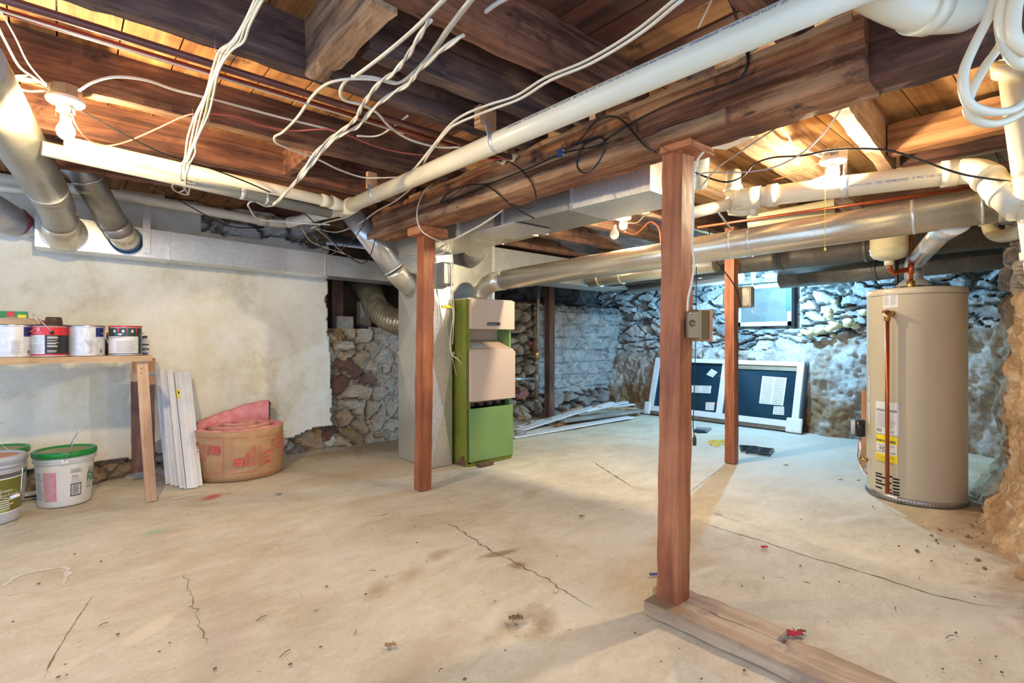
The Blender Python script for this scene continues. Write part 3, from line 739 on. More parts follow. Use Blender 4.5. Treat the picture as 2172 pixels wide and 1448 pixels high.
# ================================================================== POSTS
def post(cb, ct, w_, mat, label, name='timber_post'):
    return timber(name, cb, ct, w_, w_, mat, label, 'post', None, .0015)
post((1.862, 1.134, .04), (1.937, 1.155, 1.875), .092, 'post', 'thick reddish timber post nearest the viewer, standing on the floor sill plate')
post((1.990, 3.273, .0), (1.978, 3.205, 1.845), .092, 'post', 'reddish timber post standing before the sheet metal plenum and green furnace')
post((4.50, 2.155, .0), (4.50, 2.155, 2.10), .085, 'post', 'reddish timber post in front of the leaning window, with a grey box on it')
post((5.10, 5.03, .0), (5.10, 5.03, 2.10), .10, 'post_dark', 'dark brown timber post between the iron gas pipe and the grey stone wall')
c_ = MB(); c_.box(1.87, 2.06, 1.06, 1.20, 1.872, 1.902, 'cap'); tag(c_.build('post_shim'), 'thin orange wooden shim wedged on top of the nearest post', 'shim')
c_ = MB(); c_.box(1.86, 2.10, 3.10, 3.27, 1.842, 1.90, 'cap'); tag(c_.build('cap_block', bevel=.004), 'orange wooden cap block on the post before the furnace', 'block')
c_ = MB(); c_.box(2.0, 2.10, 3.05, 3.16, 1.80, 1.845, 'cap')
# scars and nails on the near post
# floor sill plate
sp = thing('sill_plate', (1.86, .5, 0), 'weathered wooden sill plate on the floor running from under the nearest post', 'timber')
timber('sill_board', (1.815, 1.20, .026), (1.815, -.9, .026), .115, .05, 'lumber_y', '', '', parent=sp, rough=.003)
timber('sill_board', (1.925, 1.24, .026), (1.925, .74, .026), .095, .05, 'lumber_y', '', '', parent=sp, rough=.004)
timber('sill_board', (1.93, .73, .010), (1.93, -.9, .010), .09, .024, 'lumber_y', '', '', parent=sp, rough=.004)

# ================================================================== DUCTWORK
def arc(p0, p1, p2, n=8):
    p0, p1, p2 = Vector(p0), Vector(p1), Vector(p2)
    return [(p0*(1-t)**2+p1*2*t*(1-t)+p2*t*t) for t in [i/n for i in range(n+1)]]
def band(mb, p, d, r, mat, w_=.012, k=1.035):
    d = Vector(d).normalized(); p = Vector(p)
    mb.tube([p-d*w_/2, p, p+d*w_/2], r*k, mat, 28)
def bandp(parent, name, pts, r, mat, w_=.012, k=1.03):
    b = MB()
    for (p, d) in pts: band(b, p, d, r, mat, w_, k)
    return b.build(name, parent)
# trunk duct along the plaster wall
tr = thing('trunk_duct', (1.3, 4.97, 1.72), 'flat galvanized rectangular trunk duct along the top of the plaster wall', 'duct')
def trz(x): t = (x+.15)/2.19; return 1.742-.037*t, 1.972-.072*t
def seg(x0, x1, mat, name, g=0):
    a0, b0 = trz(x0); a1, b1 = trz(x1)
    mb = MB(); mb.hexa([(x0, 4.80-g, a0-g), (x1, 4.80-g, a1-g), (x1, 5.085, a1-g), (x0, 5.085, a0-g), (x0, 4.80-g, b0+g), (x1, 4.80-g, b1+g), (x1, 5.085, b1+g), (x0, 5.085, b0+g)], mat)
    return mb.build(name, tr)
seg(-.15, .62, 'galv_bright', 'duct_section'); seg(.62, 1.52, 'galv', 'duct_section'); seg(1.52, 1.86, 'galv_bright', 'duct_section', .002); seg(1.86, 2.95, 'galv', 'duct_section')
seg(.615, .63, 'galv_bright', 'seam_strip', .004); seg(1.85, 1.865, 'galv_bright', 'seam_strip', .005)
# branch round ducts on the left
def round_duct(label, pts, r, mat, bands=(), end_flange=None, name='round_duct', tape=None, bmat='galv_bright'):
    t = thing(name, tuple(pts[-1]), label, 'duct')
    MB().tube(pts, r, mat, 32).build('duct_pipe', t)
    for (i, k) in bands:
        a, b = Vector(pts[i]), Vector(pts[min(i+1, len(pts)-1)]); d = (b-a)
        bandp(t, 'seam_ring', [(a+d*k, d)], r, bmat)
    return t
end1 = Yp(135, 494, 4.82)
p = [Dp(-75, 120, 1.66), Dp(0, 235, 2.1), Dp(60, 335, 2.6), Dp(98, 398, 2.98)]
t1 = round_duct('large dusty round duct crossing in front of the lamp corner into the trunk duct end', p, .10, 'galv_dull', ((2, .98),))
lo = arc(p[-1], Dp(122, 440, 3.28), Dp(127, 470, 3.42), 6)
MB().tube(lo, .099, 'galv_dull', 32).build('duct_elbow', t1)
bandp(t1, 'mastic_band', [(Dp(122, 446, 3.30), V(0, .25, -1))], .10, 'mastic', .03, 1.02)
MB().tube([Dp(127, 462, 3.40), Dp(130, 484, 3.46), Yp(136, 494, 4.80)+V(0, -.06, 0), Yp(136, 494, 4.81)], .1, 'galv_warm', 32, rs=[.10, .105, .128, .135]).build('boot', t1)
p = arc(Dp(118, 328, 3.2), Dp(170, 345, 3.22), Dp(188, 385, 3.30), 7)
t2 = round_duct('speckled round duct with taped joint entering the trunk duct beside the metal strap', p+[Dp(252, 488, 3.62)], .083, 'galv_dull', ((6, .5),))
bandp(t2, 'mastic_band', [(Dp(191, 392, 3.32), Dp(252, 488, 3.62)-Dp(188, 385, 3.30))], .083, 'mastic', .02, 1.02)
bandp(t2, 'tape_wrap', [(Dp(249, 482, 3.60), Dp(252, 488, 3.62)-Dp(188, 385, 3.30))], .083, 'tape', .07, 1.03)
MB().tube([Dp(252, 486, 3.615), Dp(263, 502, 3.68), Yp(268, 508, 4.80)], .083, 'galv_warm', 28, rs=[.084, .086, .088]).build('collar', t2)
b_ = MB(); c0 = Yp(268, 508, 4.797); b_.lathe([(.088, 0), (.106, 0)], c0, 'bluepaint', 30, (0, -1, 0)); b_.build('sealant_ring', t2)
t3 = thing('insulated_duct', tuple(Yp(60, 485, 4.9)), 'grey film wrapped insulated duct entering the end of the trunk duct', 'duct')
MB().tube([Dp(-90, 410, 3.15), Dp(-20, 445, 3.35), Dp(32, 472, 3.55)], .105, 'insul_grey', 24, rs=[.105, .11, .10]).build('jacket', t3)
MB().tube([Dp(28, 468, 3.53), Dp(44, 478, 3.58)], .1, 'redwool', 24, rs=[.102, .09]).build('wrap_edge', t3)
MB().tube([Dp(38, 474, 3.56), Dp(72, 487, 3.68)], .072, 'galv', 24).build('collar', t3)
s_ = MB(); s_.box(*(lambda a, b: (a.x-.024, a.x+.024, 4.775, 4.778, b.z, 2.12))(Yp(311, 400, 4.775), Yp(311, 537, 4.775)), 'galv_bright')
s_.build('hanger_strap'); tag(bpy.data.objects['hanger_strap'], 'flat metal strap hanging from a joist down the face of the trunk duct', 'strap')
# slanted shiny duct to the plenum
p = [Dp(742, 445, 4.22), Dp(836, 572, 4.42)]
t4 = round_duct('shiny slanted round duct descending into the side of the plenum behind the post', p, .092, 'galv_smooth', ((0, .985),))
MB().tube(arc(p[1], Dp(850, 592, 4.46), Xp(870, 607, 2.37), 7), .092, 'galv_warm', 28).build('duct_elbow', t4)
bandp(t4, 'flange', [(Xp(868, 606, 2.355), V(1, 0, 0))], .105, 'galv_dull', .03, 1.1)
# corrugated flex duct
fp = smooth_path([Dp(745, 585, 6.2), Dp(782, 618, 5.75), Dp(800, 655, 5.45), Dp(835, 680, 5.2), Dp(880, 690, 5.1)], 26)
MB().tube(fp, .12, 'flex', 28, rs=[.125+.008*math.sin(i*1.9) for i in range(len(fp))]).build('flexible_duct')
tag(bpy.data.objects['flexible_duct'], 'brown corrugated flexible duct curving out of the dark opening behind the plenum', 'duct')
# return drop / plenum with cross-broken panels
pl = thing('sheet_metal_plenum', (2.48, 4.03, 0), 'tall galvanized plenum with creased panels standing beside the green furnace', 'plenum')
def creased(x0, x1, y0, y1, z0, z1, mat, name, parent, k=.03, sides='xy'):
    mb = MB(); c = [V(x0, y0, 0), V(x1, y0, 0), V(x1, y1, 0), V(x0, y1, 0)]
    for i in range(4):
        a, b = c[i], c[(i+1) % 4]; n = V((b-a).y, -(b-a).x, 0).normalized()
        q = [V(a.x, a.y, z0), V(b.x, b.y, z0), V(b.x, b.y, z1), V(a.x, a.y, z1)]
        m_ = (q[0]+q[2])/2+n*k
        mb.add(q+[m_], [(0, 1, 4), (1, 2, 4), (2, 3, 4), (3, 0, 4)], mat)
    mb.quad(V(x0, y0, z1), V(x1, y0, z1), V(x1, y1, z1), V(x0, y1, z1), mat)
    mb.quad(V(x0, y0, z0), V(x0, y1, z0), V(x1, y1, z0), V(x1, y0, z0), mat)
    return mb.build(name, parent)
creased(2.36, 2.58, 3.75, 4.31, .0, .975, 'galv_plenum', 'lower_section', pl)
creased(2.36, 2.58, 3.75, 4.31, .985, 1.56, 'galv_plenum', 'upper_section', pl)
creased(2.36, 2.58, 3.75, 4.31, 1.56, 1.858, 'galv', 'upper_section', pl, .003)
MB().box(2.352, 2.606, 3.742, 4.318, .968, .992, 'galv_plenum').build('joint_flange', pl)
MB().box(2.46, 2.56, 3.72, 3.755, 1.375, 1.40, 'yellow').build('warning_sticker', pl)['label'] = 'small yellow and red warning sticker'
# supply plenum over the furnace
sp2 = thing('supply_plenum', (2.95, 4.2, 1.46), 'spangled galvanized box plenum rising behind the flue above the furnace', 'plenum')
MB().box(2.70, 3.22, 3.95, 4.5, 1.458, 2.08, 'galv_dull').build('casing', sp2)
MB().box(3.19, 3.225, 3.945, 3.955, 1.458, 2.08, 'galv').build('corner_seam', sp2)
MB().box(3.24, 5.6, 4.12, 4.5, 1.76, 2.06, 'galv').build('side_trunk')
tag(bpy.data.objects['side_trunk'], 'long rectangular trunk duct running to the rear behind the flue, its underside lit blue', 'duct')
MB().tube([V(2.78, 3.70, 1.94), V(2.90, 3.86, 1.90), V(2.92, 3.96, 1.88)], .10, 'galv_dull', 24).build('branch_elbow')
tag(bpy.data.objects['branch_elbow'], 'short dark round duct stub tucked under the long rectangular duct above the furnace', 'duct')
# long rectangular duct near the beam
rd = thing('rectangular_duct', (2.4, 2.6, 1.86), 'wide rectangular galvanized duct running alongside the main beam, underside reflecting blue', 'duct')
def rseg(y0, y1, mat, name, g=0, zb=1.86):
    xa = lambda y: 2.25-.08*(y-1.48)/1.9 if y < 3.4 else 2.17
    mb = MB(); mb.hexa([(xa(y0)-g, y0, zb-g), (2.62+g, y0, zb-g), (2.62+g, y1, zb-g), (xa(y1)-g, y1, zb-g), (xa(y0)-g, y0, 2.085+g), (2.62+g, y0, 2.085+g), (2.62+g, y1, 2.085+g), (xa(y1)-g, y1, 2.085+g)], mat)
    return mb.build(name, rd)
rseg(1.50, 2.02, 'galv', 'duct_section'); rseg(2.02, 2.62, 'galv_dull', 'duct_section'); rseg(2.70, 4.4, 'galv_warm', 'duct_section', 0, 1.857)
rseg(2.01, 2.025, 'galv_bright', 'seam_strip', .006); rseg(2.60, 2.62, 'galv_bright', 'seam_strip', .006); rseg(2.62, 2.70, 'galv_dark', 'damper_slot', -.01); rseg(3.10, 3.115, 'galv_bright', 'seam_strip', .005)
mb = MB(); mb.box(2.16, 2.50, 2.45, 2.85, 1.842, 1.852, 'galv'); mb.build('access_plate', rd)
MB().add([Zp(1487, 312, 2.065), Zp(1565, 270, 2.065), Zp(1602, 290, 2.065), Zp(1540, 318, 2.065), Zp(1487, 312, 2.075), Zp(1565, 270, 2.075), Zp(1602, 290, 2.075), Zp(1540, 318, 2.075)], [(0, 3, 2, 1), (4, 5, 6, 7), (0, 1, 5, 4), (1, 2, 6, 5), (2, 3, 7, 6), (3, 0, 4, 7)], 'galv_smooth').build('joist_pan')
tag(bpy.data.objects['joist_pan'], 'small sheet metal panel nailed under the joists just past the nearest post', 'panel')
MB().tube([Dp(1484, 318, 2.75), Dp(1487, 350, 2.9), Dp(1484, 395, 3.0)], .05, 'galv_bright', 20, rs=[.05, .045, .04]).build('duct_boot')
tag(bpy.data.objects['duct_boot'], 'bright tapered metal boot hanging under the small metal panel past the nearest post', 'duct')

# flue of the furnace
fa = V(2.93, 3.79, 1.457)
fr0 = V(2.975, 3.52, 1.635); fr1 = V(3.34, .30, 1.745)
fu = thing('flue_duct', (3.1, 2.2, 1.5), 'long round metal flue rising from the furnace and crossing the room past two posts', 'duct')
MB().tube([fr0, fr1], .088, 'galv_warm', 36).build('duct_pipe', fu)
MB().tube([fa, fa+V(0, 0, .05)]+arc(fa+V(0, 0, .05), V(2.935, 3.76, 1.635), fr0, 4)[1:], .088, 'galv_warm', 32).build('duct_elbow', fu)
d_ = (fr1-fr0).normalized()
for k in (.0, .62, .655, .90): bandp(fu, 'seam_ring', [(fr0.lerp(fr1, k), d_)], .088, 'galv_bright', .012)
MB().tube([fr1-d_*.01]+arc(fr1, fr1+d_*.16, fr1+V(.13, -.28, .03), 4), .089, 'galv_warm', 32).build('end_elbow', fu)
bandp(fu, 'seam_ring', [(fr1.lerp(fr0, .02), d_)], .088, 'galv_bright')
for k in (.618,):
    q = fr0.lerp(fr1, k); b = MB(); b.tube([q+V(-.0, 0, .092), Dp(1524, 450, 2.95)], .012, 'galv_bright', 4, flat=.15); b.build('hanger_strap', fu)
# heater vent
hc = V(4.52, .845, 0); HR = .281; HH = 1.452
hv = thing('heater_vent', (hc.x, hc.y, HH), 'slanted shiny vent pipe from the water heater top up to the long flue', 'duct')
vtop = V(hc.x-.01, hc.y+.005, 1.60)
MB().lathe([(.105, 1.475), (.10, 1.485), (.062, 1.525), (.055, 1.53)], (vtop.x, vtop.y, 0), 'galv_bright', 24).build('draft_hood', hv)
for a in (0, 2.1, 4.2): MB().bar(V(vtop.x+.09*math.cos(a), vtop.y+.09*math.sin(a), 1.45), V(vtop.x+.09*math.cos(a), vtop.y+.09*math.sin(a), 1.482), .01, .004, 'galv').build('hood_leg', hv)
ve = V(3.36, .47, 1.70)
p = [vtop+V(0, 0, -.075), vtop+V(0, 0, .0)]+arc(vtop, vtop+V(0, 0, .06), vtop.lerp(ve, .14)+V(0, 0, .035), 5)[1:]
MB().tube(p, .055, 'galv', 24).build('vent_elbow', hv)
MB().tube([p[-1], vtop.lerp(ve, .80)+V(0, 0, .015)], .053, 'galv_smooth', 24).build('vent_pipe', hv)
MB().tube([vtop.lerp(ve, .78)+V(0, 0, .016), ve], .06, 'galv_bright', 24, rs=[.06, .075]).build('wye_fitting', hv)

# dusty ducts at the rear
def plain_duct(name, label, pts, r, mat, bands=()):
    t = thing(name, tuple(pts[-1]), label, 'duct')
    MB().tube(pts, r, mat, 28).build('duct_pipe', t)
    for i, k in bands:
        a, b = Vector(pts[i]), Vector(pts[i+1]); bandp(t, 'seam_ring', [(a.lerp(b, k), b-a)], r, mat, .03, 1.06)
    return t
plain_duct('rear_duct', 'thick dusty dark round duct running across the rear above the old basement window', [V(5.3, 4.10, 1.89), V(5.3, .40, 1.90)], .11, 'galv_dark', ((0, .32), (0, .56), (0, .75)))
plain_duct('rear_duct', 'second dusty dark duct, lower and behind, close to the rear stone wall', [V(5.72, 2.2, 1.74), V(5.62, .48, 1.76)], .10, 'galv_dark', ((0, .5),))
rd3 = plain_duct('rear_duct', 'slim round duct glowing blue beside the rear LED bulb, ending open', [V(6.25, 4.5, 1.845), V(6.05, 2.78, 1.845)], .065, 'galv', ((0, .97),))
MB().bar(V(6.16, 3.6, 1.86), V(6.16, 3.6, 2.30), .02, .003, 'galv').build('hanger_strap', rd3)
plain_duct('rear_duct', 'short aged round duct segment with elbow behind the flue near the furnace', [V(4.75, 4.0, 1.81), V(4.72, 3.2, 1.82), V(4.70, 2.4, 1.83)], .085, 'galv_warm', ((0, .2), (0, .6), (1, .5)))

# ================================================================== PIPES
def pipe(name, label, pts, r, mat, cat='pipe', fittings=(), group=None, n=24):
    t = thing(name, tuple(pts[0]), label, cat, group)
    MB().tube(pts, r, mat, n).build('pipe_run', t)
    for f in fittings:
        a, b = Vector(f[0]), Vector(f[1]); MB().tube([a, b], r*(f[2] if len(f) > 2 else 1.16), f[3] if len(f) > 3 else mat, n).build(f[4] if len(f) > 4 else 'coupling', t)
    return t
pa, pb = V(1.45, .20, 1.955), V(1.45, 3.28, 1.998)
mp_ = pipe('drain_pipe', 'long cream plastic drain pipe with printed lettering running parallel to the main beam', [pa, pb], .0445, 'pvc', fittings=((pb, pb+V(0, .13, .0), 1.2),))
def on_pipe(p0, p1, r, x, y, ang=0.0, flip=1):
    """wrap lettering along a pipe: x metres along from p0, y metres round the pipe from angle ang"""
    d = (p1-p0).normalized(); s = d.cross(V(0, 0, 1)).normalized(); u = s.cross(d)
    th = ang+y/r; return p0+d*x+(s*math.cos(th)+u*math.sin(th))*(r+.0006)
def pipe_text(parent, p0, p1, r, txt, x0, size, ang, mat='blue_print', side=1):
    mb = MB(); mb.text(txt, size, lambda x, y: on_pipe(p0, p1, r, x0+x, side*y, ang), mat); return mb.build('printed_lettering', parent)
# seen from -X: the side vector of a pipe running towards -Y points to -X
pipe_text(mp_, pa, pb, .0445, '1785 NSF  ASTM-D-2665 NSF-pw  0294B044ND     NORTHERN PIPE PRODUCTS  3" IPS  PVC 1120  SCH 40  PSI 100   ASTM-D-2241  ASTM-D-2665 NSF-dwv  0294B044ND', .28, .016, math.pi-.55, 'blue_print', 1)
hgr = thing('pipe_hanger', tuple(Xp(1048, 255, 1.45)), 'perforated metal strap with wood block holding the long drain pipe midway', 'hanger')
q = Xp(1055, 282, 1.45); q.x = 1.45
bandp(hgr, 'clamp', [(V(1.45, q.y, 1.978), V(0, 1, 0))], .0445, 'galv_bright', .022, 1.05)
MB().bar(V(1.405, q.y, 1.98), V(1.40, q.y+.03, 2.10), .02, .003, 'galv_bright').build('strap', hgr)
MB().box(1.37, 1.46, q.y+.02, q.y+.065, 2.04, 2.13, 'orangewood').build('wood_block', hgr)
hg2 = thing('pipe_hanger', (1.45, 2.72, 2.0), 'small strap with wood block holding the drain pipe near its junction', 'hanger')
q2 = Xp(815, 405, 1.45)
bandp(hg2, 'clamp', [(V(1.45, q2.y, 1.993), V(0, 1, 0))], .0445, 'galv_bright', .018, 1.05)
MB().bar(V(1.41, q2.y, 1.98), V(1.40, q2.y+.02, 2.10), .02, .003, 'galv').build('strap', hg2); MB().box(1.40, 1.46, q2.y+.01, q2.y+.04, 2.03, 2.13, 'orangewood').build('wood_block', hg2)
hg2.location = (1.45, q2.y, 2.0)
for ch in hg2.children: pass
# line from the junction along the joists to the left
pc = [Zp(135, 303, 2.025), Zp(700, 428, 2.0)]
lp = pipe('drain_pipe', 'white drain pipe running under the joists from the lamp to the long pipe junction', [pc[0], pc[1], V(1.45, 3.36, 2.0)], .034, 'pvc', fittings=((pc[0].lerp(pc[1], .955), pc[1], 1.18), (pc[1].lerp(pc[0], .0), V(1.42, 3.35, 2.0), 1.25)))
MB().tube([V(1.45, 3.28, 2.0), V(1.45, 3.46, 1.998)], .05, 'pvc', 24).build('wye_fitting', lp)
# yellowed continuation
e1 = Dp(645, 478, 4.10); 
yp_ = pipe('drain_pipe', 'yellowed drain pipe along the top of the plaster wall behind the slanted ducts', [V(1.45, 3.42, 1.995)]+arc(V(1.45, 4.56, 2.10), V(1.46, 4.77, 2.125), V(1.30, 4.77, 2.13), 5)+[Yp(255, 414, 4.77), Yp(-20, 376, 4.77)], .038, 'pvc_old', fittings=((V(1.34, 4.77, 2.13), V(1.26, 4.77, 2.131), 1.16), (V(1.45, 4.46, 2.092), V(1.45, 4.56, 2.10), 1.16)))
g0, g1 = Zp(88, 314, 1.975), Zp(700, 452, 1.945)
pipe('plastic_channel', 'cloudy grey plastic tube strapped just below the white drain pipe', [g0, g1], .034, 'clear', 'pipe', ((g0.lerp(g1, .60), g0.lerp(g1, .62), 1.05, 'galv', 'clamp'), (g0.lerp(g1, .70), g0.lerp(g1, .71), 1.05, 'galv', 'clamp')))
pipe('conduit', 'thin bluish pipe behind the ducts high on the plaster wall', [Yp(-20, 395, 4.98), Yp(250, 425, 4.98)], .028, 'pvc', 'pipe')
# copper water pipes
for lab, r, mt, a, b in (('thicker dark brown water pipe crossing under the joists, upper of the pair', .0135, 'copper_dark', V(-1.0, 2.085, 2.085), V(1.845, 2.085, 2.085)),
                         ('thinner reddish copper water pipe crossing under the joists, lower of the pair', .0105, 'copper_red', V(-1.0, 2.175, 2.09), V(1.845, 2.165, 2.09))):
    t = pipe('copper_pipe', lab, [a, b], r, mt, 'pipe', (), 'copper water pipes under the joists', 16)
    mb = MB(); mb.lathe([(r, 0), (.024, 0), (.024, .008), (r, .012)], (1.835, b.y, b.z), 'foam', 16, (-1, 0, 0)); mb.box(1.815, 1.835, b.y-.035, b.y+.035, b.z-.008, b.z+.008, 'foam'); mb.build('clamp', t)['label'] = 'yellowish plastic clamp'
MB().tube([V(-1.0, 2.12, 2.07), V(1.2, 2.14, 2.065)], .003, 'cable', 6).build('wire_run'); tag(bpy.data.objects['wire_run'], 'pale wire running alongside the two copper pipes', 'wire')
# white soil line by the heater
wa, wb = Dp(1560, 424, 2.95), Dp(2030, 366, 2.40)
wl = pipe('soil_pipe', 'white plastic waste pipe running over the flue below the second lamp', [wa, wb], .054, 'pvc', fittings=((wa.lerp(wb, .17), wa.lerp(wb, .225), 1.14), (wa.lerp(wb, .03), wa.lerp(wb, .14), 1.12), (wa.lerp(wb, .94), wb, 1.13)))
MB().tube(arc(wb, Dp(2095, 352, 2.32), Dp(2112, 398, 2.22), 7)+[Dp(2168, 445, 2.12)], .058, 'pvc', 28).build('elbow', wl)
bandp(wl, 'elbow_hub', [(Dp(2096, 378, 2.25), Dp(2168, 445, 2.12)-Dp(2085, 365, 2.32)), (Dp(2130, 413, 2.19), Dp(2168, 445, 2.12)-Dp(2112, 398, 2.22))], .058, 'pvc', .02, 1.1)
bandp(wl, 'clamp', [(wa.lerp(wb, .545), wb-wa)], .054, 'galv_bright', .03, 1.04)
q = wa.lerp(wb, .545); MB().bar(q+V(0, 0, .05), V(q.x+.02, q.y, 2.10), .045, .004, 'galv_bright').build('hanger_strap', wl)
pipe_text(wl, wa, wb, .054, 'ASTM-D-2665   NSC  0294B044ND   3" PVC 1120  SCH 40', .55, .016, -.35, 'blue_print', 1)
pipe('waste_branch', 'smaller grey-white waste pipe joining the white line beside the nearest post', [Dp(1440, 458, 2.95), Dp(1560, 430, 3.0)], .034, 'pvc', fittings=((Dp(1545, 434, 3.0), Dp(1562, 430, 3.0), 1.3),))
pipe('cleanout_stub', 'upright white plastic stub rising from the waste line up to the floor boards', [Dp(1555, 412, 3.02), Dp(1556, 366, 3.06)], .042, 'pvc', fittings=((Dp(1555, 408, 3.02), Dp(1555, 396, 3.02), 1.25),))
pipe('cleanout_elbow', 'short white elbow fitting under the waste line junction', [Dp(1548, 440, 3.03), Dp(1572, 442, 3.0), Dp(1606, 438, 2.94)], .045, 'pvc', fittings=((Dp(1592, 440, 2.96), Dp(1606, 438, 2.94), 1.15),))
vp_ = [Dp(2154, 118, 2.02), Dp(2212, 560, 2.14), Dp(2245, 900, 2.16)]
vt = pipe('soil_stack', 'upright white plastic stack with blue print at the edge of the view', vp_, .058, 'pvc', fittings=((Dp(2150, 150, 2.03), Dp(2148, 118, 2.0), 1.16), (vp_[0].lerp(vp_[1], .62), vp_[0].lerp(vp_[1], .69), 1.15), (vp_[0].lerp(vp_[1], .93), vp_[0].lerp(vp_[1], .97), 1.15)))
def up_txt(x, y):
    p0, p1 = vp_[0], vp_[1]; d = (p1-p0).normalized(); s = V(-.6, -.75, 0).normalized(); s = (s-d*s.dot(d)).normalized(); k = d.cross(s)
    th = y/.058+.75; return p0+d*(.15+x)+(s*math.cos(th)+k*math.sin(th)*-1)*.0588
mb = MB(); mb.text('SILVER-LINE PLASTICS  ASTM D2665  4" PVC  NSF-DWV  SCH 40  ASTM D1785', .020, up_txt, 'blue_print'); mb.build('printed_lettering', vt)
bp = [Dp(1780, -75, 1.36), Dp(1850, -25, 1.33), Dp(1950, 18, 1.34), Dp(2040, 22, 1.42), Dp(2110, 20, 1.62), Dp(2146, 60, 1.88), Dp(2150, 118, 2.02)]
bt = pipe('soil_elbow', 'big cream plastic elbow run overhead at the top edge of the view', smooth_path(bp, 5), .056, 'pvc')
bandp(bt, 'hub', [(Dp(1960, 18, 1.345), Dp(2000, 24, 1.37)-Dp(1950, 18, 1.34)), (Dp(2090, 20, 1.57), Dp(2110, 20, 1.62)-Dp(2040, 22, 1.42))], .056, 'pvc', .05, 1.14)
# tan and dark pipes behind
pipe('sewer_pipe', 'tan plastic sewer pipe with dark print just under the white waste line', [Dp(1588, 475, 3.75), Dp(1770, 440, 3.45)], .062, 'tank')
pipe('trap_pipe', 'tan plastic trap pipe behind the flue end near the stack', arc(Dp(2097, 470, 2.95), Dp(2098, 505, 2.9), Dp(2135, 500, 2.75), 6)+[Dp(2172, 488, 2.5)], .034, 'tank', fittings=((Dp(2097, 478, 2.95), Dp(2097, 466, 2.95), 1.3),))
pipe('conduit', 'slim white conduit running above the white waste line to the stack', [Dp(1850, 372, 3.4), Dp(2140, 312, 2.9)], .014, 'pvc_old', n=12)
pipe('copper_pipe', 'thin copper pipe along the top of the long flue', [Dp(1480, 482, 3.9), Dp(2060, 398, 2.9)], .010, 'copper', n=12)
# iron gas pipe
gp = thing('gas_pipe', (4.79, 4.97, .05), 'upright iron gas pipe with brass valve beside the dark post', 'pipe')
gx = [Dp(1137, 876, 6.9), Dp(1144, 520, 6.9)]
MB().tube([gx[0], gx[1]], .022, 'iron', 14).build('riser', gp)
MB().tube([gx[1], Dp(1290, 482, 6.0)], .020, 'iron', 14).build('horizontal_run', gp)
MB().ball(gx[1], .034, 'iron').build('elbow', gp)
v0 = Dp(1138, 752, 6.88); MB().tube([v0+V(0, 0, -.06), v0+V(0, 0, .06)], .03, 'brass', 12).build('valve', gp)
MB().bar(v0+V(-.03, -.04, .03), v0+V(.02, -.05, .05), .02, .006, 'brass').build('valve_handle', gp)
v1 = Dp(1137, 803, 6.88); MB().tube([v1+V(0, 0, -.06), v1+V(0, 0, .06)], .034, 'iron', 12).build('tee', gp)
MB().tube([v1, Dp(1085, 804, 6.2)], .020, 'steel', 12).build('branch_run', gp)
for yy in (770, 850): q = Dp(1137, yy, 6.9); MB().tube([q+V(0, 0, -.02), q+V(0, 0, .02)], .032, 'iron', 12).build('coupling', gp)
# ================================================================== helpers on round bodies
def facing(c): return math.atan2(-c[1], -c[0])
def cyl(c, r, off, z, rx=None):
    a = facing(c)+off
    return V(c[0]+(rx or r)*math.cos(a), c[1]+r*math.sin(a), z)
def pxof(p):
    r = FY*p[0]-FX*p[1]; f = FX*p[0]+FY*p[1]; return 1086+F*r/f, 720-F*(p[2]-CAM_H)/f, f
def offpx(c, r, px, rx=None):
    return min((abs(pxof(cyl(c, r, o/200, 1, rx))[0]-px), o/200) for o in range(-240, 241))[1]
def cylz(c, r, off, py, rx=None):
    f = pxof(cyl(c, r, off, 1, rx))[2]; return CAM_H+(720-py)*f/F
def patch(mb, c, r, o0, o1, z0, z1, mat, n=14, rx=None, rf=None):
    def fn(u, v):
        z = z0+(z1-z0)*v; rr = rf(z) if rf else r
        return cyl(c, rr, o0+(o1-o0)*u, z, (rx+rr-r) if rx else None)
    mb.grid(fn, n, 1, mat)
def ppatch(mb, c, r, x0, y0, x1, y1, mat, n=10, rx=None, rf=None):
    o0, o1 = offpx(c, r, x0, rx), offpx(c, r, x1, rx)
    patch(mb, c, r, o0, o1, cylz(c, r, (o0+o1)/2, y1, rx), cylz(c, r, (o0+o1)/2, y0, rx), mat, n, rx, rf)
def ctext(mb, c, r, off, z, size, txt, mat, rot=0, rx=None, bold=0):
    ra = ((rx or r)+r)/2
    fn = {0: lambda x, y: cyl(c, r, off+x/ra, z+y, rx), 90: lambda x, y: cyl(c, r, off-y/ra, z+x, rx), -90: lambda x, y: cyl(c, r, off+y/ra, z-x, rx)}[rot]
    mb.text(txt, size, fn, mat, bold)
def lines(mb, c, r, o0, o1, z0, z1, n, mat, frac=.45, seed=1, rf=None):
    rd = random.Random(seed)
    for i in range(n):
        zz = z1-(z1-z0)*(i+.5)/n; h = (z1-z0)/n*frac; k = o0+(o1-o0)*rd.uniform(.7, 1)
        patch(mb, c, r, o0, k, zz-h/2, zz+h/2, mat, 6, None, rf)

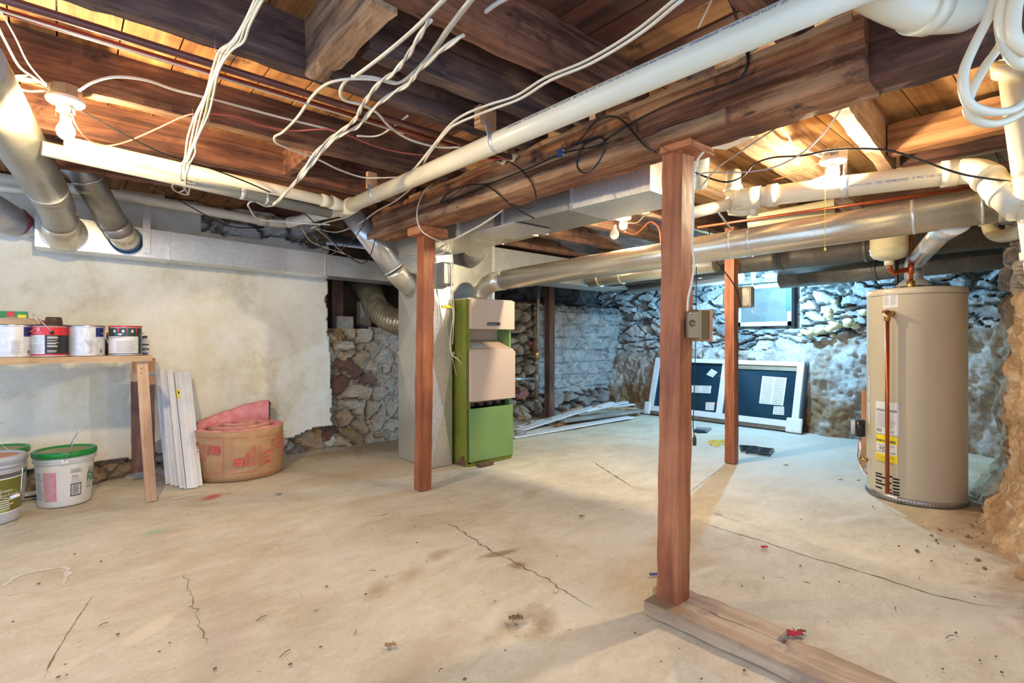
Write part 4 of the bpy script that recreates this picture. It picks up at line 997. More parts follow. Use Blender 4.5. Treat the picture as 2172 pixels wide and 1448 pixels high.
# ================================================================== WATER HEATER
wh = thing('water_heater', (hc.x, hc.y, 0), 'tall tan cylindrical gas water heater standing by the bank of earth', 'water heater')
MB().lathe([(HR-.004, .035), (HR, .045), (HR, HH-.045), (HR+.003, HH-.040), (HR+.003, HH-.012), (HR-.004, HH-.002), (0, HH)], (hc.x, hc.y, 0), 'heater', 90).build('tank_jacket', wh)
mb = MB(); mb.lathe([(HR-.012, .0), (HR+.006, .0), (HR+.006, .03), (HR-.004, .036)], (hc.x, hc.y, 0), 'steel', 80)
for k in range(90):
    a = 2*math.pi*k/90; mb.bar(V(hc.x+(HR+.007)*math.cos(a), hc.y+(HR+.007)*math.sin(a), .006), V(hc.x+(HR+.007)*math.cos(a), hc.y+(HR+.007)*math.sin(a), .026), .004, .002, 'galv_dark')
mb.build('base_ring', wh)
mb = MB(); mb.lathe([(HR+.0035, HH-.048), (HR+.0035, HH-.045)], (hc.x, hc.y, 0), 'galv_dark', 80); mb.build('lid_seam', wh)
lb = MB(); ppatch(lb, hc, HR+.001, 1873, 620, 1905, 652, 'paper')
o0, o1 = offpx(hc, HR, 1875), offpx(hc, HR, 1903)
for kk_ in range(2): lines(lb, hc, HR+.002, o0+kk_*(o1-o0)*.52, o0+(o1-o0)*(.46+.52*kk_), cylz(hc, HR, o0, 648), cylz(hc, HR, o0, 624), 14, 'grey_print', .4, kk_)
lb.build('top_label', wh)['label'] = 'white instruction label near the top'
mn = MB(); ppatch(mn, hc, HR+.006, 1857, 852, 1907, 921, 'paper', rf=lambda z: HR+.004)
o0, o1 = offpx(hc, HR, 1861), offpx(hc, HR, 1903); zt = cylz(hc, HR, o0, 858)
patch(mn, hc, HR+.0065, o0, o1, cylz(hc, HR, o0, 870), cylz(hc, HR, o0, 865), 'grey_print', 8); 
lines(mn, hc, HR+.0065, o0, o1, cylz(hc, HR, o0, 904), cylz(hc, HR, o0, 873), 12, 'grey_print', .25, 4)
lines(mn, hc, HR+.0065, o0, o0+(o1-o0)*.35, cylz(hc, HR, o0, 914), cylz(hc, HR, o0, 906), 1, 'grey_print', .8, 4); lines(mn, hc, HR+.0065, o0+(o1-o0)*.5, o1, cylz(hc, HR, o0, 914), cylz(hc, HR, o0, 908), 2, 'grey_print', .3, 4)
mn.build('manual_pouch', wh)['label'] = 'printed sheets in a clear pouch'
eg = MB(); ppatch(eg, hc, HR+.002, 1859, 923, 1904, 980, 'yellow')
o0, o1 = offpx(hc, HR, 1859), offpx(hc, HR, 1904)
patch(eg, hc, HR+.003, o0+.012, o1-.012, cylz(hc, HR, o0, 958), cylz(hc, HR, o0, 936), 'paper', 8)
ctext(eg, hc, HR+.003, o0+.012, cylz(hc, HR, o0, 933), .0205, 'ENERGYGUIDE', 'dark_print', bold=.03)
ctext(eg, hc, HR+.004, o0+.10, cylz(hc, HR, o0, 951), .036, '$32', 'dark_print', bold=.02)
patch(eg, hc, HR+.004, o0+.02, o1-.02, cylz(hc, HR, o0, 954.5), cylz(hc, HR, o0, 953.5), 'dark_print', 8)
lines(eg, hc, HR+.004, o0+.04, o1-.06, cylz(hc, HR, o0, 943), cylz(hc, HR, o0, 938), 1, 'grey_print', .3, 2)
lines(eg, hc, HR+.003, o0+.03, o1-.04, cylz(hc, HR, o0, 978), cylz(hc, HR, o0, 961), 6, 'dark_print', .18, 2)
eg.build('energy_label', wh)['label'] = 'yellow energy guide label'
for (y0, y1, mt) in ((792, 843, 'paper'), (846, 898, 'paper'), (971, 993, 'paper')):
    sd = MB(); ppatch(sd, hc, HR+.0015, 1836.5, y0, 1845, y1, mt); o0, o1 = offpx(hc, HR, 1837), offpx(hc, HR, 1844.5)
    patch(sd, hc, HR+.0025, o0, o1, cylz(hc, HR, o0, y0+5), cylz(hc, HR, o0, y0+1), 'red_print'); lines(sd, hc, HR+.0025, o0+.02, o1, cylz(hc, HR, o0, y1-2), cylz(hc, HR, o0, y0+8), 8, 'grey_print', .4, 3)
    sd.build('side_label', wh)
vb = MB()
for (xa, xb, ys) in ((1857.5, 1871, (1004, 1018, 1033)), (1857.5, 1880, (1011, 1025.5)), (1881, 1893, (1010, 1045)), (1894, 1908, (1016, 1023, 1030, 1037, 1044, 1049)), (1881, 1891, (1024, 1038))):
    for yv in ys:
        o0, o1 = offpx(hc, HR, xa), offpx(hc, HR, xb); zz = cylz(hc, HR, (o0+o1)/2, yv)
        patch(vb, hc, HR+.001, o0, o1, zz-.0055, zz+.0055, 'blackhole', 8)
vb.build('vent_slots', wh)
dpo = offpx(hc, HR, 1890); dp_ = cyl(hc, HR+.055, dpo+.02, 0); ztp = CAM_H+(720-668)*pxof(dp_)[2]/F
pv_ = MB(); pv_.tube([V(dp_.x, dp_.y, .06), V(dp_.x, dp_.y, ztp)], .0125, 'copper', 16); pv_.build('discharge_pipe', wh)['label'] = 'upright copper discharge pipe'
MB().tube([V(dp_.x, dp_.y, ztp-.04), V(dp_.x, dp_.y, ztp+.02)], .019, 'brass', 14).build('relief_valve', wh)
MB().tube([V(dp_.x, dp_.y, ztp+.01), cyl(hc, HR, dpo+.02, ztp+.01)], .022, 'brass', 14).build('valve_body', wh)
MB().bar(V(dp_.x-.05, dp_.y+.01, ztp+.02), V(dp_.x-.0, dp_.y-.0, ztp+.03), .02, .012, 'copper_red').build('valve_lever', wh)
go = -1.42
gv = MB(); q = cyl(hc, HR+.04, go, 0); gz = .45
gv.tube([V(q.x, q.y, gz-.06), V(q.x, q.y, gz+.06)], .036, 'black', 10, flat=.9); gvo = gv.build('gas_control', wh)
MB().tube([cyl(hc, HR+.07, go-.06, gz-.05), cyl(hc, HR+.07, go-.06, gz+.05)], .028, 'bucket_grey', 8).build('control_face', gvo)
MB().tube([V(q.x, q.y, gz-.07), V(q.x, q.y, .19)]+arc(V(q.x, q.y, .19), V(q.x, q.y, .12), cyl(hc, HR-.02, go+.12, .10), 5), .010, 'galv_bright', 10).build('gas_tube', wh)
MB().tube([V(q.x-.01, q.y, .225), cyl(hc, HR, go+.1, .225)], .014, 'brass', 10).build('brass_tap', wh)
MB().tube(smooth_path([V(q.x-.02, q.y, .37), V(q.x-.09, q.y-.01, .30), V(q.x-.04, q.y, .22), cyl(hc, HR, go+.1, .12)]), .003, 'cable_red', 6).build('igniter_wire', wh)
# connections over the heater
cp = Dp(1932, 560, 3.46); cq = V(cp.x, cp.y, 0)
ch_ = thing('supply_pipe', (cp.x, cp.y, HH), 'upright copper supply pipe rising from the heater top beside the vent', 'pipe')
MB().tube([V(cp.x, cp.y, HH-.02), V(cp.x, cp.y, 2.08)], .0125, 'copper', 14).build('pipe_run', ch_)
MB().tube([V(cp.x, cp.y, HH-.02), V(cp.x, cp.y, HH+.045)], .024, 'brass', 8).build('union_nut', ch_)
MB().tube([V(cp.x, cp.y, HH+.09), V(cp.x, cp.y, HH+.16)], .018, 'copper', 14).build('tee', ch_)
et = thing('expansion_tank', tuple(Dp(1888, 548, 3.42)), 'pale yellow domed expansion tank hanging under the long flue above the heater', 'tank')
tc = Dp(1886, 520, 3.50); zb_ = tc.z-.105
MB().lathe([(.0, 0), (.05, .004), (.09, .02), (.108, .045), (.110, .07), (.113, .072), (.113, .08), (.110, .082), (.110, .26), (.06, .29), (0, .295)], (tc.x, tc.y, zb_), 'tank', 40).build('shell', et)
MB().tube([V(tc.x, tc.y, zb_-.035), V(tc.x, tc.y, zb_+.01)], .028, 'tank', 16).build('neck', et)
et.location = (tc.x, tc.y, zb_); 
for o_ in et.children: o_.location = Vector(WL['expansion_tank'])-Vector(et.location)
el = MB(); el.tube(arc(V(tc.x, tc.y, zb_-.03), V(tc.x, tc.y, zb_-.075), V(tc.x+.05, tc.y-.02, zb_-.08), 6)+[V(cp.x, cp.y, HH+.125)], .017, 'copper', 14); el.build('tank_connector', ch_)['label'] = 'brass elbow and copper link to the expansion tank'
pipe('gas_line', 'thin black pipe rising behind the heater top left of the copper supply pipe'.replace(' left of', ' beside'), [Dp(1903, 640, 3.75), Dp(1902, 548, 3.75)], .011, 'black', n=10)

# ================================================================== FURNACE
fz = lambda y, f=4.43: CAM_H+(720-y)*f/F
fn_ = thing('furnace', (2.88, 3.9, 0), 'old upright furnace with green sides and beige front panels beside the plenum', 'furnace')
MB().box(2.622, 2.640, 3.60, 4.25, .0, 1.452, 'olive').build('side_panel', fn_)['label'] = 'olive green side panel'
MB().box(3.118, 3.136, 3.60, 4.25, .0, 1.452, 'green').build('side_panel', fn_)
MB().box(2.640, 3.118, 3.93, 4.25, .0, 1.452, 'blackhole').build('cabinet_back', fn_)
MB().box(2.622, 3.136, 3.575, 4.25, 1.452, 1.462, 'beige').build('top_panel', fn_)
MB().box(2.640, 2.66, 3.585, 3.93, .02, 1.452, 'olive').build('front_stile', fn_)
MB().box(2.645, 3.145, 3.555, 3.60, 1.193, 1.453, 'beige').build('upper_panel', fn_, bevel=.003)
MB().box(2.66, 3.118, 3.78, 3.80, 1.0, 1.25, 'beige').build('inner_panel', fn_)
mb = MB(); mb.hexa([(2.645, 3.56, .995), (3.135, 3.56, .995), (3.10, 3.80, 1.09), (2.665, 3.80, 1.09), (2.645, 3.56, 1.013), (3.135, 3.56, 1.013), (3.10, 3.80, 1.11), (2.665, 3.80, 1.11)], 'beige'); shlf = mb.build('sloping_ledge', fn_)
mb = MB(); mb.quad((2.67, 3.60, 1.031), (2.86, 3.60, 1.031), (2.84, 3.70, 1.072), (2.67, 3.70, 1.072), 'paper')
for k in range(4): mb.quad((2.68, 3.61+.02*k, 1.036+.0081*k), (2.84, 3.61+.02*k, 1.036+.0081*k), (2.84, 3.616+.02*k, 1.0385+.0081*k), (2.68, 3.616+.02*k, 1.0385+.0081*k), 'grey_print')
mb.build('rating_label', fn_)
MB().box(2.640, 3.148, 3.55, 3.598, .562, .998, 'beige').build('middle_panel', fn_, bevel=.003)
bn = MB(); bn.box(2.66, 3.118, 3.66, 3.92, .50, .56, 'blackhole'); bn.build('burner_opening', fn_)
for k in range(4): MB().tube([V(2.72+.1*k, 3.63, .525), V(2.72+.1*k, 3.85, .525)], .018, 'rust', 12).build('burner', fn_)
MB().bar(V(2.67, 3.62, .548), V(3.11, 3.62, .552), .02, .012, 'iron').build('gas_manifold', fn_)
MB().box(2.640, 3.140, 3.57, 3.60, .035, .497, 'green').build('lower_panel', fn_, bevel=.005)
MB().box(2.640, 3.136, 3.585, 3.64, .0, .033, 'olive').build('base_rail', fn_)
mb = MB(); a_ = Yp(1034, 690, 3.553); b__ = Yp(1060, 684, 3.553)
mb.hexa([(a_.x-.005, 3.548, a_.z), (b__.x, 3.548, a_.z+.002), (b__.x, 3.556, a_.z+.002), (a_.x-.005, 3.556, a_.z), (a_.x+.005, 3.548, b__.z), (b__.x+.006, 3.548, b__.z+.002), (b__.x+.006, 3.556, b__.z+.002), (a_.x+.005, 3.556, b__.z)], 'brown')
[mb.box(a_.x+.008+.013*k, a_.x+.015+.013*k, 3.5468, 3.5482, a_.z+.007+.002*(k % 2), a_.z+.017, 'steel') for k in range(7)]; mb.build('name_plate', fn_)
MB().add([(2.617, 3.62, .0), (2.617, 3.75, .0), (2.617, 3.70, .05), (2.617, 3.64, .09), (2.617, 3.60, .03)], [(0, 1, 2, 3, 4)], 'rust').build('rust_patch', fn_)
MB().tube([V(2.60, 3.69, .925), V(2.63, 3.69, .925)], .012, 'brass', 10).build('cable_gland', fn_)
MB().box(2.70, 2.85, 3.50, 3.56, .0, .02, 'rust').build('rusty_scrap'); tag(bpy.data.objects['rusty_scrap'], 'small rusty metal scrap on the floor at the furnace corner', 'scrap')
jb = thing('switch_box', (2.53, 3.72, 1.56), 'grey metal relay box on the plenum beside the orange post', 'box')
q = Yp(934, 607, 3.74); q2_ = Yp(934, 557, 3.74)
MB().box(2.42, 2.535, 3.66, 3.748, q.z, q2_.z, 'greybox').build('box_body', jb, bevel=.01); MB().box(2.425, 2.53, 3.648, 3.664, q.z+.012, q2_.z-.012, 'greybox').build('box_cover', jb, bevel=.006)

# ================================================================== BOXES ON POSTS
bx = thing('junction_box', (1.915, 1.06, 1.11), 'bronze painted metal switch box on a wood plate fixed to the nearest post', 'box')
zz0, zz1 = 1.105, 1.212
MB().box(1.885, 1.945, 1.030, 1.092, zz0, zz1, 'bronze').build('box_body', bx, bevel=.003)
MB().box(1.883, 1.947, 1.022, 1.031, zz0-.004, zz1+.004, 'bronze').build('cover_plate', bx)
MB().lathe([(.0, .004), (.006, .004), (.007, .002), (.014, .002), (.015, 0)], (1.885, 1.062, 1.165), 'bronze', 20, (-1, 0, 0)).build('knockout', bx)
MB().lathe([(.0, .004), (.005, .003), (.006, 0)], (1.883, 1.07, 1.205), 'wire', 12, (-1, 0, 0)).build('screw', bx)
MB().box(1.945, 1.968, 1.02, 1.10, zz0-.012, zz1+.008, 'orangewood').build('wood_plate', bx)
b2 = thing('utility_box', (4.63, 2.13, 1.36), 'rounded grey beige utility box fixed behind the post before the leaning window', 'box')
u0, u1 = Xp(1538, 655, 4.62), Xp(1600, 607, 4.62)
MB().box(4.56, 4.64, u1.y, u0.y, u0.z, u1.z, 'boxmetal').build('box_body', b2, bevel=.02)
for yy in (u0.y-.03, u1.y+.03):
    for zz in (u0.z+.03, u1.z-.03): MB().lathe([(0, .003), (.008, .002), (.009, 0)], (4.56, yy, zz), 'steel', 12, (-1, 0, 0)).build('screw', b2)
MB().lathe([(.017, 0), (.019, .002), (.021, 0), (.019, -.002), (.017, 0)], Xp(1599, 658, 4.5), 'wire', 16, (-1, .2, 0)).build('pull_ring', b2)

# ================================================================== WINDOWS
wn = thing('window_1', (6.98, 2.85, 1.28), 'x', 'x')
del wn['label']; del wn['category']; wn['kind'] = 'structure'
c1, c2 = Xp(1684, 690, 6.96), Xp(1684, 600, 6.96)
ya, yb, za, zb2 = c1.y, 3.25, c1.z, c2.z
MB().box(6.965, 6.99, ya+.05, yb-.05, za+.05, zb2-.04, 'frost').build('window_pane', wn)
fr = MB(); fr.box(6.94, 6.99, ya+.02, ya+.07, za, zb2, 'oldframe'); fr.box(6.94, 6.99, yb-.05, yb, za, zb2, 'oldframe'); fr.box(6.94, 6.99, ya, yb, za, za+.055, 'oldframe'); fr.box(6.94, 6.99, ya, yb, zb2-.04, zb2, 'oldframe'); fr.build('window_frame', wn)
MB().box(6.93, 6.942, ya+.03, ya+.085, zb2-.35, zb2-.01, 'bluepaint').build('blue_paint_patch', wn)
MB().box(6.93, 7.03, ya-.015, ya+.02, za-.02, zb2+.02, 'blackhole').build('window_jamb', wn)
MB().box(6.90, 7.0, ya-.35, yb, zb2+.03, zb2+.08, 'greyboard').build('window_lintel', wn)
# new vinyl window leaning
O_ = V(6.47, 2.31, .015); Uv = V(0, 1, 0); Vv = V(.23, 0, .80).normalized(); Nn = V(-Vv.z, 0, Vv.x)
Lw, Hw = 2.05, .845
def W3(u, v, d=0): return O_+Uv*u+Vv*v+Nn*d
def wpx(px, py, d=0.0):
    r = _ray(px, py); c0 = O_+Nn*d-V(0, 0, CAM_H); t = c0.dot(Nn)/r.dot(Nn); p = r*t+V(0, 0, CAM_H)-O_
    return p.dot(Uv), p.dot(Vv)
def wbox(mb, u0, u1, v0, v1, d0, d1, mat):
    mb.hexa([W3(u0, v0, d0), W3(u1, v0, d0), W3(u1, v1, d0), W3(u0, v1, d0), W3(u0, v0, d1), W3(u1, v0, d1), W3(u1, v1, d1), W3(u0, v1, d1)], mat); return mb
nw = thing('vinyl_window', (6.5, 3.3, 0), 'new white two-pane vinyl window leaning on the rear wall with stickers on its glass', 'window')
t_ = .075
f_ = MB(); wbox(f_, 0, Lw, 0, .05, -.09, -.0, 'greybox'); wbox(f_, 0, Lw, .045, .045+t_, -.03, .02, 'whiteplastic'); wbox(f_, 0, Lw, Hw-.055, Hw, -.03, .02, 'whiteplastic'); wbox(f_, 0, t_, .045+t_, Hw-.055, -.03, .02, 'whiteplastic'); wbox(f_, Lw-t_, Lw, .045+t_, Hw-.055, -.03, .02, 'whiteplastic')
wbox(f_, -.02, Lw+.02, .02, Hw+.01, -.09, -.03, 'bluepaint'); f_.build('window_frame', nw)
um = .96
MB_ = MB(); wbox(MB_, um-.03, um+.035, .12, Hw-.055, -.028, .012, 'whiteplastic'); MB_.build('meeting_rail', nw)
s1 = MB(); wbox(s1, t_, um-.03, Hw-.115, Hw-.055, -.028, .004, 'boxmetal'); wbox(s1, um+.035, um+.055, .12, Hw-.055, -.028, .004, 'whiteplastic'); s1.build('sash_bar', nw)
g1_ = MB(); wbox(g1_, t_, um-.03, .12, Hw-.115, -.02, -.01, 'glass_dark'); g1_.build('glass_pane', nw)
g1_ = MB(); wbox(g1_, um+.055, Lw-t_, .12, Hw-.055, -.02, -.01, 'glass_dark'); g1_.build('glass_pane', nw)
def wpaper(quad, mat, name, lines_=0, parent=nw):
    mb = MB(); p = [W3(*wpx(x, y, -.008), -.008) for x, y in quad]; mb.quad(*p, mat)
    if lines_:
        a, b, c, d = p
        for col_ in range(2):
            for k in range(lines_):
                v = (k+.6)/(lines_+.6); hh = .30/(lines_+1)
                l0, l1 = a.lerp(d, v), b.lerp(c, v); l0b, l1b = a.lerp(d, v+hh), b.lerp(c, v+hh)
                s0, s1_ = (.06+.48*col_), (.46+.48*col_)
                mb.quad(l0.lerp(l1, s0)+Nn*.002, l0.lerp(l1, s1_)+Nn*.002, l0b.lerp(l1b, s1_)+Nn*.002, l0b.lerp(l1b, s0)+Nn*.002, 'grey_print')
    return mb.build(name, parent)
wpaper([(1617, 797), (1669, 801), (1661, 860), (1610, 855)], 'paper', 'paper_sheet', 16)
wpaper([(1641, 861), (1663, 862), (1663, 880), (1639, 878)], 'paper', 'sticker', 4)
wpaper([(1509, 782), (1522, 789), (1512, 800), (1498, 794)], 'paper', 'sticker', 3)
wpaper([(1467, 817), (1509, 818), (1507, 834), (1467, 832)], 'paper', 'sticker', 5)
wpaper([(1497, 853), (1516, 853), (1514, 870), (1496, 869)], 'paper', 'sticker', 5)
wpaper([(1525, 796), (1534, 795), (1534, 798), (1525, 799)], 'red', 'red_tab'); wpaper([(1517, 854), (1528, 855), (1528, 857), (1517, 857)], 'red', 'red_tab')
cb = MB(); cu, cv = wpx(1680, 905); wbox(cb, -.05, .13, -.015, .16, .0, .035, 'white'); cb.build('corner_guard', nw, bevel=.02)
cb = MB(); wbox(cb, Lw-.05, Lw+.06, -.015, .17, .0, .035, 'white'); cb.build('corner_guard', nw, bevel=.02)

# ================================================================== SHELF, CANS
SZ = .993
sh = thing('wooden_shelf', (-.4, 4.5, 0), 'rough wooden shelf of one board on timber legs against the plaster wall', 'shelf')
timber('shelf_board', (-1.3, 4.55, SZ-.021), (.455, 4.55, SZ-.021), .60, .040, 'lumber_x', '', '', parent=sh, rough=.002)
lt = Yp(299, 768, 4.30); lbm = Zp(321, 1064, 0)
timber('leg', (lbm.x, lbm.y+.02, 0), (lt.x+.005, 4.30, SZ-.042), .062, .04, 'lumber_z', '', '', parent=sh, rough=.001)
l1_, l2_ = Yp(277, 795, 4.93), Yp(330, 795, 4.93)
timber('leg', ((l1_.x+.055), 4.93, .07), ((l1_.x+.05), 4.93, .775), .095, .05, 'stained', '', '', parent=sh, rough=.002)
timber('leg', ((l2_.x-.05), 4.95, .07), ((l2_.x-.05), 4.95, .745), .09, .05, 'stained', '', '', parent=sh, rough=.002)
timber('leg_top', ((l1_.x+.05), 4.93, .775), ((l1_.x+.05), 4.93, .84), .095, .05, 'lumber_z', '', '', parent=sh, rough=.002)
timber('leg_top', ((l2_.x-.05), 4.95, .745), ((l2_.x-.05), 4.95, .81), .09, .05, 'orangewood', '', '', parent=sh, rough=.002)
timber('cross_block', (.40, 4.93, .90), (.545, 4.93, .90), .06, .105, 'orangewood', '', '', parent=sh, rough=.002)
nl = MB()
for k in range(3): q = Vector((lt.x, 4.277, SZ-.09-.03*k)); nl.ball(q, .004, 'black', n=6)
nl.build('nail_heads', sh)
CR, CH, CY = .0915, .198, 4.38
def can_xy(px): d = _ray(px, 720); t = CY/d.y; return V(d.x*t, CY, SZ)
def paint_can(px, label, paint, rimmat='tin', bodymat='silverlabel'):
    c = can_xy(px); t = thing('paint_can', tuple(c), label, 'paint can', 'paint cans on the shelf')
    MB().lathe([(0, .002), (CR-.006, .002), (CR, .0), (CR+.002, .005), (CR, .010), (CR, CH-.012), (CR+.003, CH-.006), (CR+.003, CH), (CR-.004, CH)], c, bodymat, 44).build('can_body', t)
    MB().lathe([(CR+.0035, CH-.008), (CR+.004, CH-.001), (CR+.001, CH+.002), (CR-.012, CH+.002), (CR-.014, CH-.010), (CR-.03, CH-.012), (0, CH-.012)], c, rimmat, 44).build('lid_rim', t)
    mb = MB(); paint(mb, c); mb.build('paper_label', t); return t, c
def P2(c, x0, x1): r = CR+.001; return offpx(c, r, x0), offpx(c, r, x1)
def zc(h): return SZ+h
def bail(t, c, pts, off, mat='wire'):
    MB().lathe([(0, .006), (.010, .006), (.012, 0)], cyl(c, CR, off, SZ+.15), 'black', 14, tuple(cyl(c, 1, off, 0)-V(c.x, c.y, 0))).build('handle_ear', t)
    MB().tube(smooth_path(pts), .0018, mat, 6).build('wire_handle', t)
def can_grey(mb, c, x0, xm, x1, blue_to=None):
    r = CR+.0006; o0, om, o1 = -1.45, offpx(c, CR, xm), offpx(c, CR, x1)
    patch(mb, c, r, o0, om, zc(.012), zc(CH-.014), 'silverlabel', 20)
    patch(mb, c, r, om, o1, zc(.125), zc(CH-.014), 'blue', 8); patch(mb, c, r, om, o1, zc(.012), zc(.125), 'silverlabel', 8)
    lines(mb, c, r+.0006, o0+.35, o0+.95, zc(.03), zc(.16), 22, 'grey_print', .22, 3)
    lines(mb, c, r+.0006, om-.62, om-.12, zc(.02), zc(.10), 24, 'grey_print', .4, 5)
    for k in range(7): patch(mb, c, r+.0006, o1-.32+.028*k, o1-.32+.028*k+.014, zc(.02), zc(.042), 'dark_print', 1)
def f0(mb, c): can_grey(mb, c, -20, 50, 66)
t, c = paint_can(24, 'grey label paint can with thin wire handle under the wooden tray', f0)
o_ = offpx(c, CR, 58); bail(t, c, [cyl(c, CR+.01, o_, SZ+.155), cyl(c, CR+.03, o_+.1, SZ+.17), cyl(c, CR+.03, o_+.1, SZ+.205), cyl(c, CR+.01, o_-.2, SZ+.23), cyl(c, CR+.01, o_-1.0, SZ+.24), cyl(c, CR+.0, o_-1.9, SZ+.20)], o_)
def f1(mb, c):
    r = CR+.0006; patch(mb, c, r, -1.5, 1.5, zc(.135), zc(CH-.012), 'red', 26); patch(mb, c, r, -1.5, 1.5, zc(.006), zc(.018), 'red', 26)
    om = offpx(c, CR, 95); patch(mb, c, r, -1.5, om, zc(.018), zc(.135), 'silverlabel', 12); patch(mb, c, r, om, 1.5, zc(.018), zc(.135), 'darklabel', 16)
    lines(mb, c, r+.0006, -1.3, om-.05, zc(.025), zc(.08), 14, 'grey_print', .35, 2); lines(mb, c, r+.0006, -1.3, om-.05, zc(.085), zc(.128), 8, 'grey_print', .2, 2)
    for (z, n_, h_) in ((.112, 3, .016), (.098, 1, .006), (.078, 2, .012), (.060, 2, .012), (.036, 1, .005), (.028, 1, .006)): lines(mb, c, r+.0006, om+.12, om+.75, zc(z), zc(z+h_), n_, 'paper', .5, int(z*1000))
    lines(mb, c, r+.0006, -1.2, om, zc(.142), zc(.156), 4, 'pink_print', .4, 3); patch(mb, c, r+.0007, om-.45, om-.28, zc(.162), zc(.18), 'paper', 3); patch(mb, c, r+.0009, om-.42, om-.31, zc(.166), zc(.176), 'red', 3)
t, c = paint_can(105, 'red and black paint can with an upturned brown pot on its lid', f1, 'brown')
o_ = offpx(c, CR, 110); bail(t, c, [cyl(c, CR+.008, o_, SZ+.152), cyl(c, CR+.012, o_-.35, SZ+.20), cyl(c, CR+.01, o_-.9, SZ+.26), cyl(c, CR*.9, o_-1.2, SZ+.255), cyl(c, CR*.7, o_-.8, SZ+.20)], o_)
bp_ = thing('brown_pot', (c.x, c.y, SZ+CH), 'small dark brown plastic pot upside down on the red paint can', 'pot')
pc_ = V(c.x+.02, c.y, SZ+CH-.004); MB().lathe([(.050, 0), (.052, .004), (.045, .008), (.040, .05), (.036, .056), (0, .055)], pc_, 'brown', 24).build('pot_body', bp_)
def f2(mb, c): can_grey(mb, c, 146, 203, 219)
t, c = paint_can(185, 'silver grey paint can with a white drip down its label', f2)
o_ = offpx(c, CR, 212); bail(t, c, [cyl(c, CR+.01, o_, SZ+.152), cyl(c, CR+.02, o_+.2, SZ+.13), cyl(c, CR+.02, o_+.5, SZ+.08)], o_)
dr = MB(); oo = offpx(c, CR, 184); dr.grid(lambda u, v: cyl(c, CR+.003*math.sin(math.pi*u)+.001, oo-.16+.32*u*(.6+.4*math.sin(v*9))+.05*math.sin(v*6), SZ+.012+(CH-.025)*v), 8, 20, 'white'); dr.build('paint_drip', t)
def f3(mb, c):
    r = CR+.0006; patch(mb, c, r, -1.5, 1.5, zc(.006), zc(CH-.012), 'darkgreen', 26); om = offpx(c, CR, 293)
    patch(mb, c, r+.0005, -1.42, om, zc(.014), zc(.128), 'paper', 20); lines(mb, c, r+.001, -.55, om-.03, zc(.02), zc(.10), 18, 'grey_print', .4, 9); lines(mb, c, r+.001, -1.2, -.65, zc(.02), zc(.12), 12, 'pink_print', .15, 9)
    for (o1, w_, h_) in ((-1.25, .10, .05), (-.55, .22, .035), (.05, .10, .05), (.62, .13, .05), (-.95, .05, .10)):
        mb.add([cyl(c, r+.0012, o1, zc(CH-.012)), cyl(c, r+.0012, o1+w_, zc(CH-.012)), cyl(c, r+.0012, o1+w_*.6, zc(CH-.012-h_))], [(0, 1, 2)], 'red')
    for k, o1 in enumerate((-.75, -.2, .35)): patch(mb, c, r+.0012, o1, o1+.14, zc(.155), zc(.172), 'paper', 3)
    patch(mb, c, r+.0012, -.45, -.2, zc(.138), zc(.147), 'paper', 3)
t, c = paint_can(266, 'dark green and white paint can with red paint dripped from its rim', f3, 'red')
o_ = offpx(c, CR, 300); MB().tube(smooth_path([cyl(c, CR+.004, o_+.2, SZ+.155), cyl(c, CR+.012, o_, SZ+.145), cyl(c, CR+.008, -.2, SZ+.125), cyl(c, CR+.008, -1.2, SZ+.118)]), .0018, 'wire', 6).build('wire_handle', t)
# things at the back of the shelf
sb = thing('small_bottle', tuple(Yp(307, 752, 4.62)), 'little white bottle with dark cap at the end of the shelf behind the cans', 'bottle')
q = Yp(307, 700, 4.62); q = V(q.x, 4.62, SZ); sb.location = q; WL['small_bottle'] = q
MB().lathe([(0, 0), (.028, 0), (.03, .004), (.03, .10), (.015, .115), (.014, .118)], q, 'paper', 24).build('bottle_body', sb); MB().lathe([(.016, .115), (.016, .135), (0, .136)], q, 'brown', 16).build('cap', sb)
mb = MB(); patch(mb, q, .0305, -1, 1, SZ+.03, SZ+.045, 'olive_label'); patch(mb, q, .0305, -1, 1, SZ+.065, SZ+.075, 'dark_print'); mb.build('bottle_label', sb)
ts = thing('spray_can', (0, 0, 0), 'thin dark bottle squeezed between the two cans at the end of the shelf', 'bottle')
q = Yp(226, 700, 4.56); q = V(q.x+.01, 4.56, SZ); ts.location = q; WL['spray_can'] = q
MB().lathe([(0, 0), (.022, 0), (.022, .10), (.012, .12), (.012, .14), (0, .142)], q, 'darkgreen', 20).build('bottle_body', ts); MB().lathe([(.012, .14), (.013, .155), (0, .158)], q, 'red', 14).build('cap', ts)
MB().box(*(lambda q: (q.x-.10, q.x+.03, 4.55, 4.80, SZ+.0, SZ+.012))(can_xy(310)), 'blue_print').build('flat_box'); tag(bpy.data.objects['flat_box'], 'thin dark blue flat case lying at the end of the shelf', 'case')
tray = MB(); q = can_xy(20); tray.box(q.x-.35, q.x+.13, 4.56, 4.80, SZ+.185, SZ+.245, 'lumber_x'); tray.box(q.x+.10, q.x+.20, 4.62, 4.86, SZ+.20, SZ+.235, 'cap'); tray.build('wooden_tray')
tag(bpy.data.objects['wooden_tray'], 'wooden box edge behind and above the grey label paint can', 'tray')
MB().box(q.x-.38, q.x-.02, 4.60, 4.80, SZ, SZ+.184, 'silverlabel').build('storage_tin'); tag(bpy.data.objects['storage_tin'], 'plain tin hidden behind the first paint can, carrying the wooden tray', 'tin')
bxp = thing('seed_box', (q.x-.1, 4.66, SZ+.245), 'green and red printed packet lying on the wooden tray above the cans', 'box')
x0_, x1_ = Yp(0, 670, 4.60).x-.1, Yp(58, 670, 4.60).x
